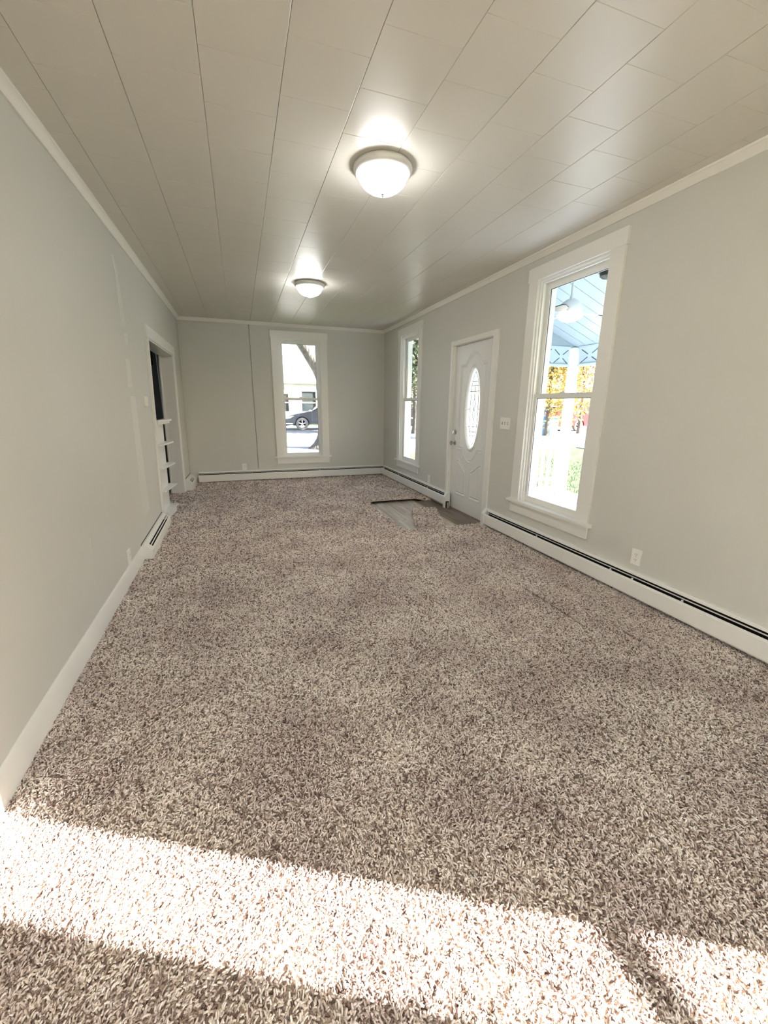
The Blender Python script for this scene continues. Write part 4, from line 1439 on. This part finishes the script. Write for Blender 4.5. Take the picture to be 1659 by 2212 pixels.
# big leaning tree outside the far window
TR = empty('yard_tree', (3.55, 13.6, -0.1), 'thick grey tree trunk with a leaning limb outside the far window', 'tree')
fl_ = []
for k in range(10):
    z = -0.25 + 0.06 * k * (1 + 0.25 * k)
    fl_.append((z, 0.28 + 0.75 * math.exp(-(z + 0.25) / 0.28)))
pts = [(3.62, 13.6, z) for z, _ in fl_] + [(3.60, 13.6, 2.2), (3.52, 13.6, 2.6)]
B().tube(pts, [r_ for _, r_ in fl_] + [0.30, 0.32], 18).build('trunk', MT['bark'], TR, smooth=True)
B().tube([(3.62, 13.6, 1.9), (3.35, 13.55, 2.45), (2.95, 13.5, 3.05), (2.45, 13.4, 3.7), (1.7, 13.2, 4.6)], [0.26, 0.23, 0.21, 0.17, 0.08], 14).build('limb', MT['bark'], TR, smooth=True)
B().tube([(3.55, 13.6, 2.2), (3.9, 13.7, 3.2), (4.3, 13.8, 4.8)], [0.28, 0.22, 0.12], 14).build('limb', MT['bark'], TR, smooth=True)


# ------------------------------------------------------------------ cars
def car(name, label, paint, px, py, gz0, sc=1.0, face=-1):
    """front wheel hub at (px, py); nose towards face*x; built from a sedan side outline"""
    R = empty(name, (px, py, gz0), label, 'car')

    def cx(u, v, z):
        return (px - face * u * sc, py + v * sc, gz0 + z * sc)
    # u: metres behind the front axle, v: across (near side at 0), z: up
    side = [(-0.92, 0.30), (-0.95, 0.52), (-0.80, 0.70), (-0.30, 0.86), (0.45, 0.98), (0.75, 1.02), (2.75, 1.06), (3.45, 1.02), (3.70, 0.85), (3.72, 0.40), (3.60, 0.28)]

    def arch(c):
        return [(c + 0.39 * math.cos(a), 0.33 + 0.39 * math.sin(a)) for a in np.linspace(0.0, PI, 11)]
    low = [(3.60, 0.24)] + [(q, max(z, 0.24)) for q, z in arch(2.75)] + [(q, max(z, 0.24)) for q, z in arch(0.0)] + [(-0.85, 0.24)]
    prof = side + low
    B().prism(prof, 1, 0.0, 1.78).build('body', paint, R, 0.02, xf=lambda u, v, z: cx(u, v, z))
    cab = [(0.60, 1.00), (1.35, 1.40), (1.75, 1.46), (2.45, 1.44), (3.30, 1.04)]
    B().prism(cab, 1, 0.14, 1.64).build('cabin', MT['car_glass'], R, 0.03, xf=lambda u, v, z: cx(u, v, z))
    B().prism([(1.30, 1.40), (1.75, 1.475), (2.50, 1.455), (2.62, 1.38), (1.75, 1.42)], 1, 0.13, 1.65).build('roof', paint, R, xf=cx)
    for (q0, z0, q1, z1) in ((0.58, 1.0, 1.36, 1.42), (1.86, 1.02, 1.90, 1.45), (2.52, 1.44, 3.32, 1.04)):
        B().tube([(q0, 0.13, z0), (q1, 0.13, z1)], 0.03, 6).build('pillar', paint, R, xf=cx)
    for c in (0.0, 2.75):
        B().prism([(c + 0.395 * math.cos(a), 0.33 + 0.395 * math.sin(a)) for a in np.linspace(0.0, PI, 11)] + [(c - 0.395, 0.24), (c + 0.395, 0.24)], 1, 0.26, 1.50).build('wheel_well', MT['well'], R, xf=cx)
        w_ = B().lathe([(0.20, -0.10), (0.31, -0.10), (0.335, -0.07), (0.335, 0.07), (0.31, 0.10), (0.20, 0.10)], (c, 0.12, 0.335), 32, 1).build('wheel', MT['tyre'], R, xf=cx)
        rm = B()
        rm.lathe([(0.205, -0.095), (0.225, -0.10), (0.225, 0.05), (0.205, 0.05)], (c, 0.12, 0.335), 32, 1)
        for k in range(5):
            a = 2 * PI * k / 5 + 0.3
            for da in (-0.10, 0.10):
                p0 = (c + 0.04 * math.cos(a), 0.04, 0.335 + 0.04 * math.sin(a))
                p1 = (c + 0.215 * math.cos(a + da), 0.04, 0.335 + 0.215 * math.sin(a + da))
                rm.tube([p0, p1], 0.018, 5)
        rm.lathe([(0, -0.09), (0.05, -0.085), (0.05, -0.06), (0, -0.06)], (c, 0.12, 0.335), 14, 1)
        rm.build('rim', MT['rim'], w_, xf=cx)
    B().prism([(-0.86, 0.60), (-0.60, 0.64), (-0.42, 0.76), (-0.62, 0.74), (-0.80, 0.68)], 1, -0.006, 0.25).build('headlight', MT['lens'], R, xf=cx)
    B().box(-0.93, -0.5, -0.008, 0.3, 0.34, 0.38).build('bumper_strip', MT['lens'], R, xf=cx)
    B().box(0.95, 1.15, -0.10, 0.02, 1.02, 1.14).build('mirror', paint, R, 0.02, xf=cx)
    B().box(1.55, 1.72, -0.015, 0.01, 0.88, 0.91).build('door_handle', MT['lens'], R, xf=cx)
    return R


car('parked_car', 'dark navy sedan parked on the street outside the far window', MT['car_navy'], 4.16, 23.6, -0.09, 1.05)
car('parked_car', 'red car parked far off beyond the porch', MT['car_red'], 17.2, 19.6, -0.09, 1.0)
BN = empty('recycling_bin', (15.2, 16.6, -0.09), 'blue recycling bin by the kerb beyond the porch', 'bin')
B().prism([(14.98, -0.09), (15.42, -0.09), (15.48, 0.80), (14.92, 0.80)], 1, 16.3, 16.8).build('body', MT['bin'], BN, 0.02)
B().box(14.88, 15.52, 16.25, 16.86, 0.80, 0.88).build('lid', MT['bin'], BN, 0.03)


# ------------------------------------------------------------------ houses across the street
def house(name, label, x0, x1, y, dep, hw, hr_, wallm, wins, door=None):
    z0 = -0.12
    R = empty(name, ((x0 + x1) / 2, y, z0), label, 'house')
    b = B()
    ops = sorted([(a, c, za, zb) for (a, c, za, zb) in wins] + ([(door[0], door[1], z0, door[2])] if door else []))
    wall_boxes(b, x0, x1, ops, 0.0, 0.2, z0, hw)
    b.build('wall', wallm, R, xf=lambda u, n, z: (u, y + n, z))
    B().box(x0, x1, y + 0.4, y + dep, z0, hw).build('body', wallm, R)
    ov = 0.4
    B().prism([(y - ov, hw - 0.05), (y + dep / 2, hw + hr_), (y + dep + ov, hw - 0.05), (y + dep + ov, hw + 0.1), (y + dep / 2, hw + hr_ + 0.15), (y - ov, hw + 0.1)], 0, x0 - ov, x1 + ov).build('roof', MT['roof'], R)
    B().prism([(y, hw), (y + dep, hw), (y + dep / 2, hw + hr_ - 0.1)], 0, x0, x1).build('gable', wallm, R)
    for (a, c, za, zb) in wins:
        f = B()
        f.box(a - 0.1, a, -0.03, 0.05, za - 0.1, zb + 0.1).box(c, c + 0.1, -0.03, 0.05, za - 0.1, zb + 0.1).box(a, c, -0.03, 0.05, zb, zb + 0.1).box(a, c, -0.03, 0.05, za - 0.1, za).box(a, c, 0.02, 0.06, (za + zb) / 2 - 0.03, (za + zb) / 2 + 0.03)
        fr = f.build('window', MT['trim'], R, xf=lambda u, n, z: (u, y + n, z))
        B().box(a, c, 0.08, 0.10, za, zb).build('pane', MT['car_glass'], fr, xf=lambda u, n, z: (u, y + n, z))
    if door:
        B().box(door[0], door[1], 0.05, 0.10, z0, door[2]).build('door', MT['hallblue'], R, xf=lambda u, n, z: (u, y + n, z))
    return R


house('white_house', 'white house across the street seen through the far window', -1.0, 9.0, 33.0, 8.0, 2.9, 2.2, MT['house'],
      [(3.9, 4.5, 0.8, 2.1), (5.5, 6.6, 0.6, 2.3), (7.1, 7.9, 0.9, 2.2)], (1.6, 2.6, 2.2))
house('grey_house', 'grey-green house past the far right window behind trees', 13.5, 22.0, 36.0, 8.0, 3.2, 2.2, MT['house_g'], [(15.5, 16.6, 0.9, 2.3), (18.2, 19.4, 0.9, 2.3)])
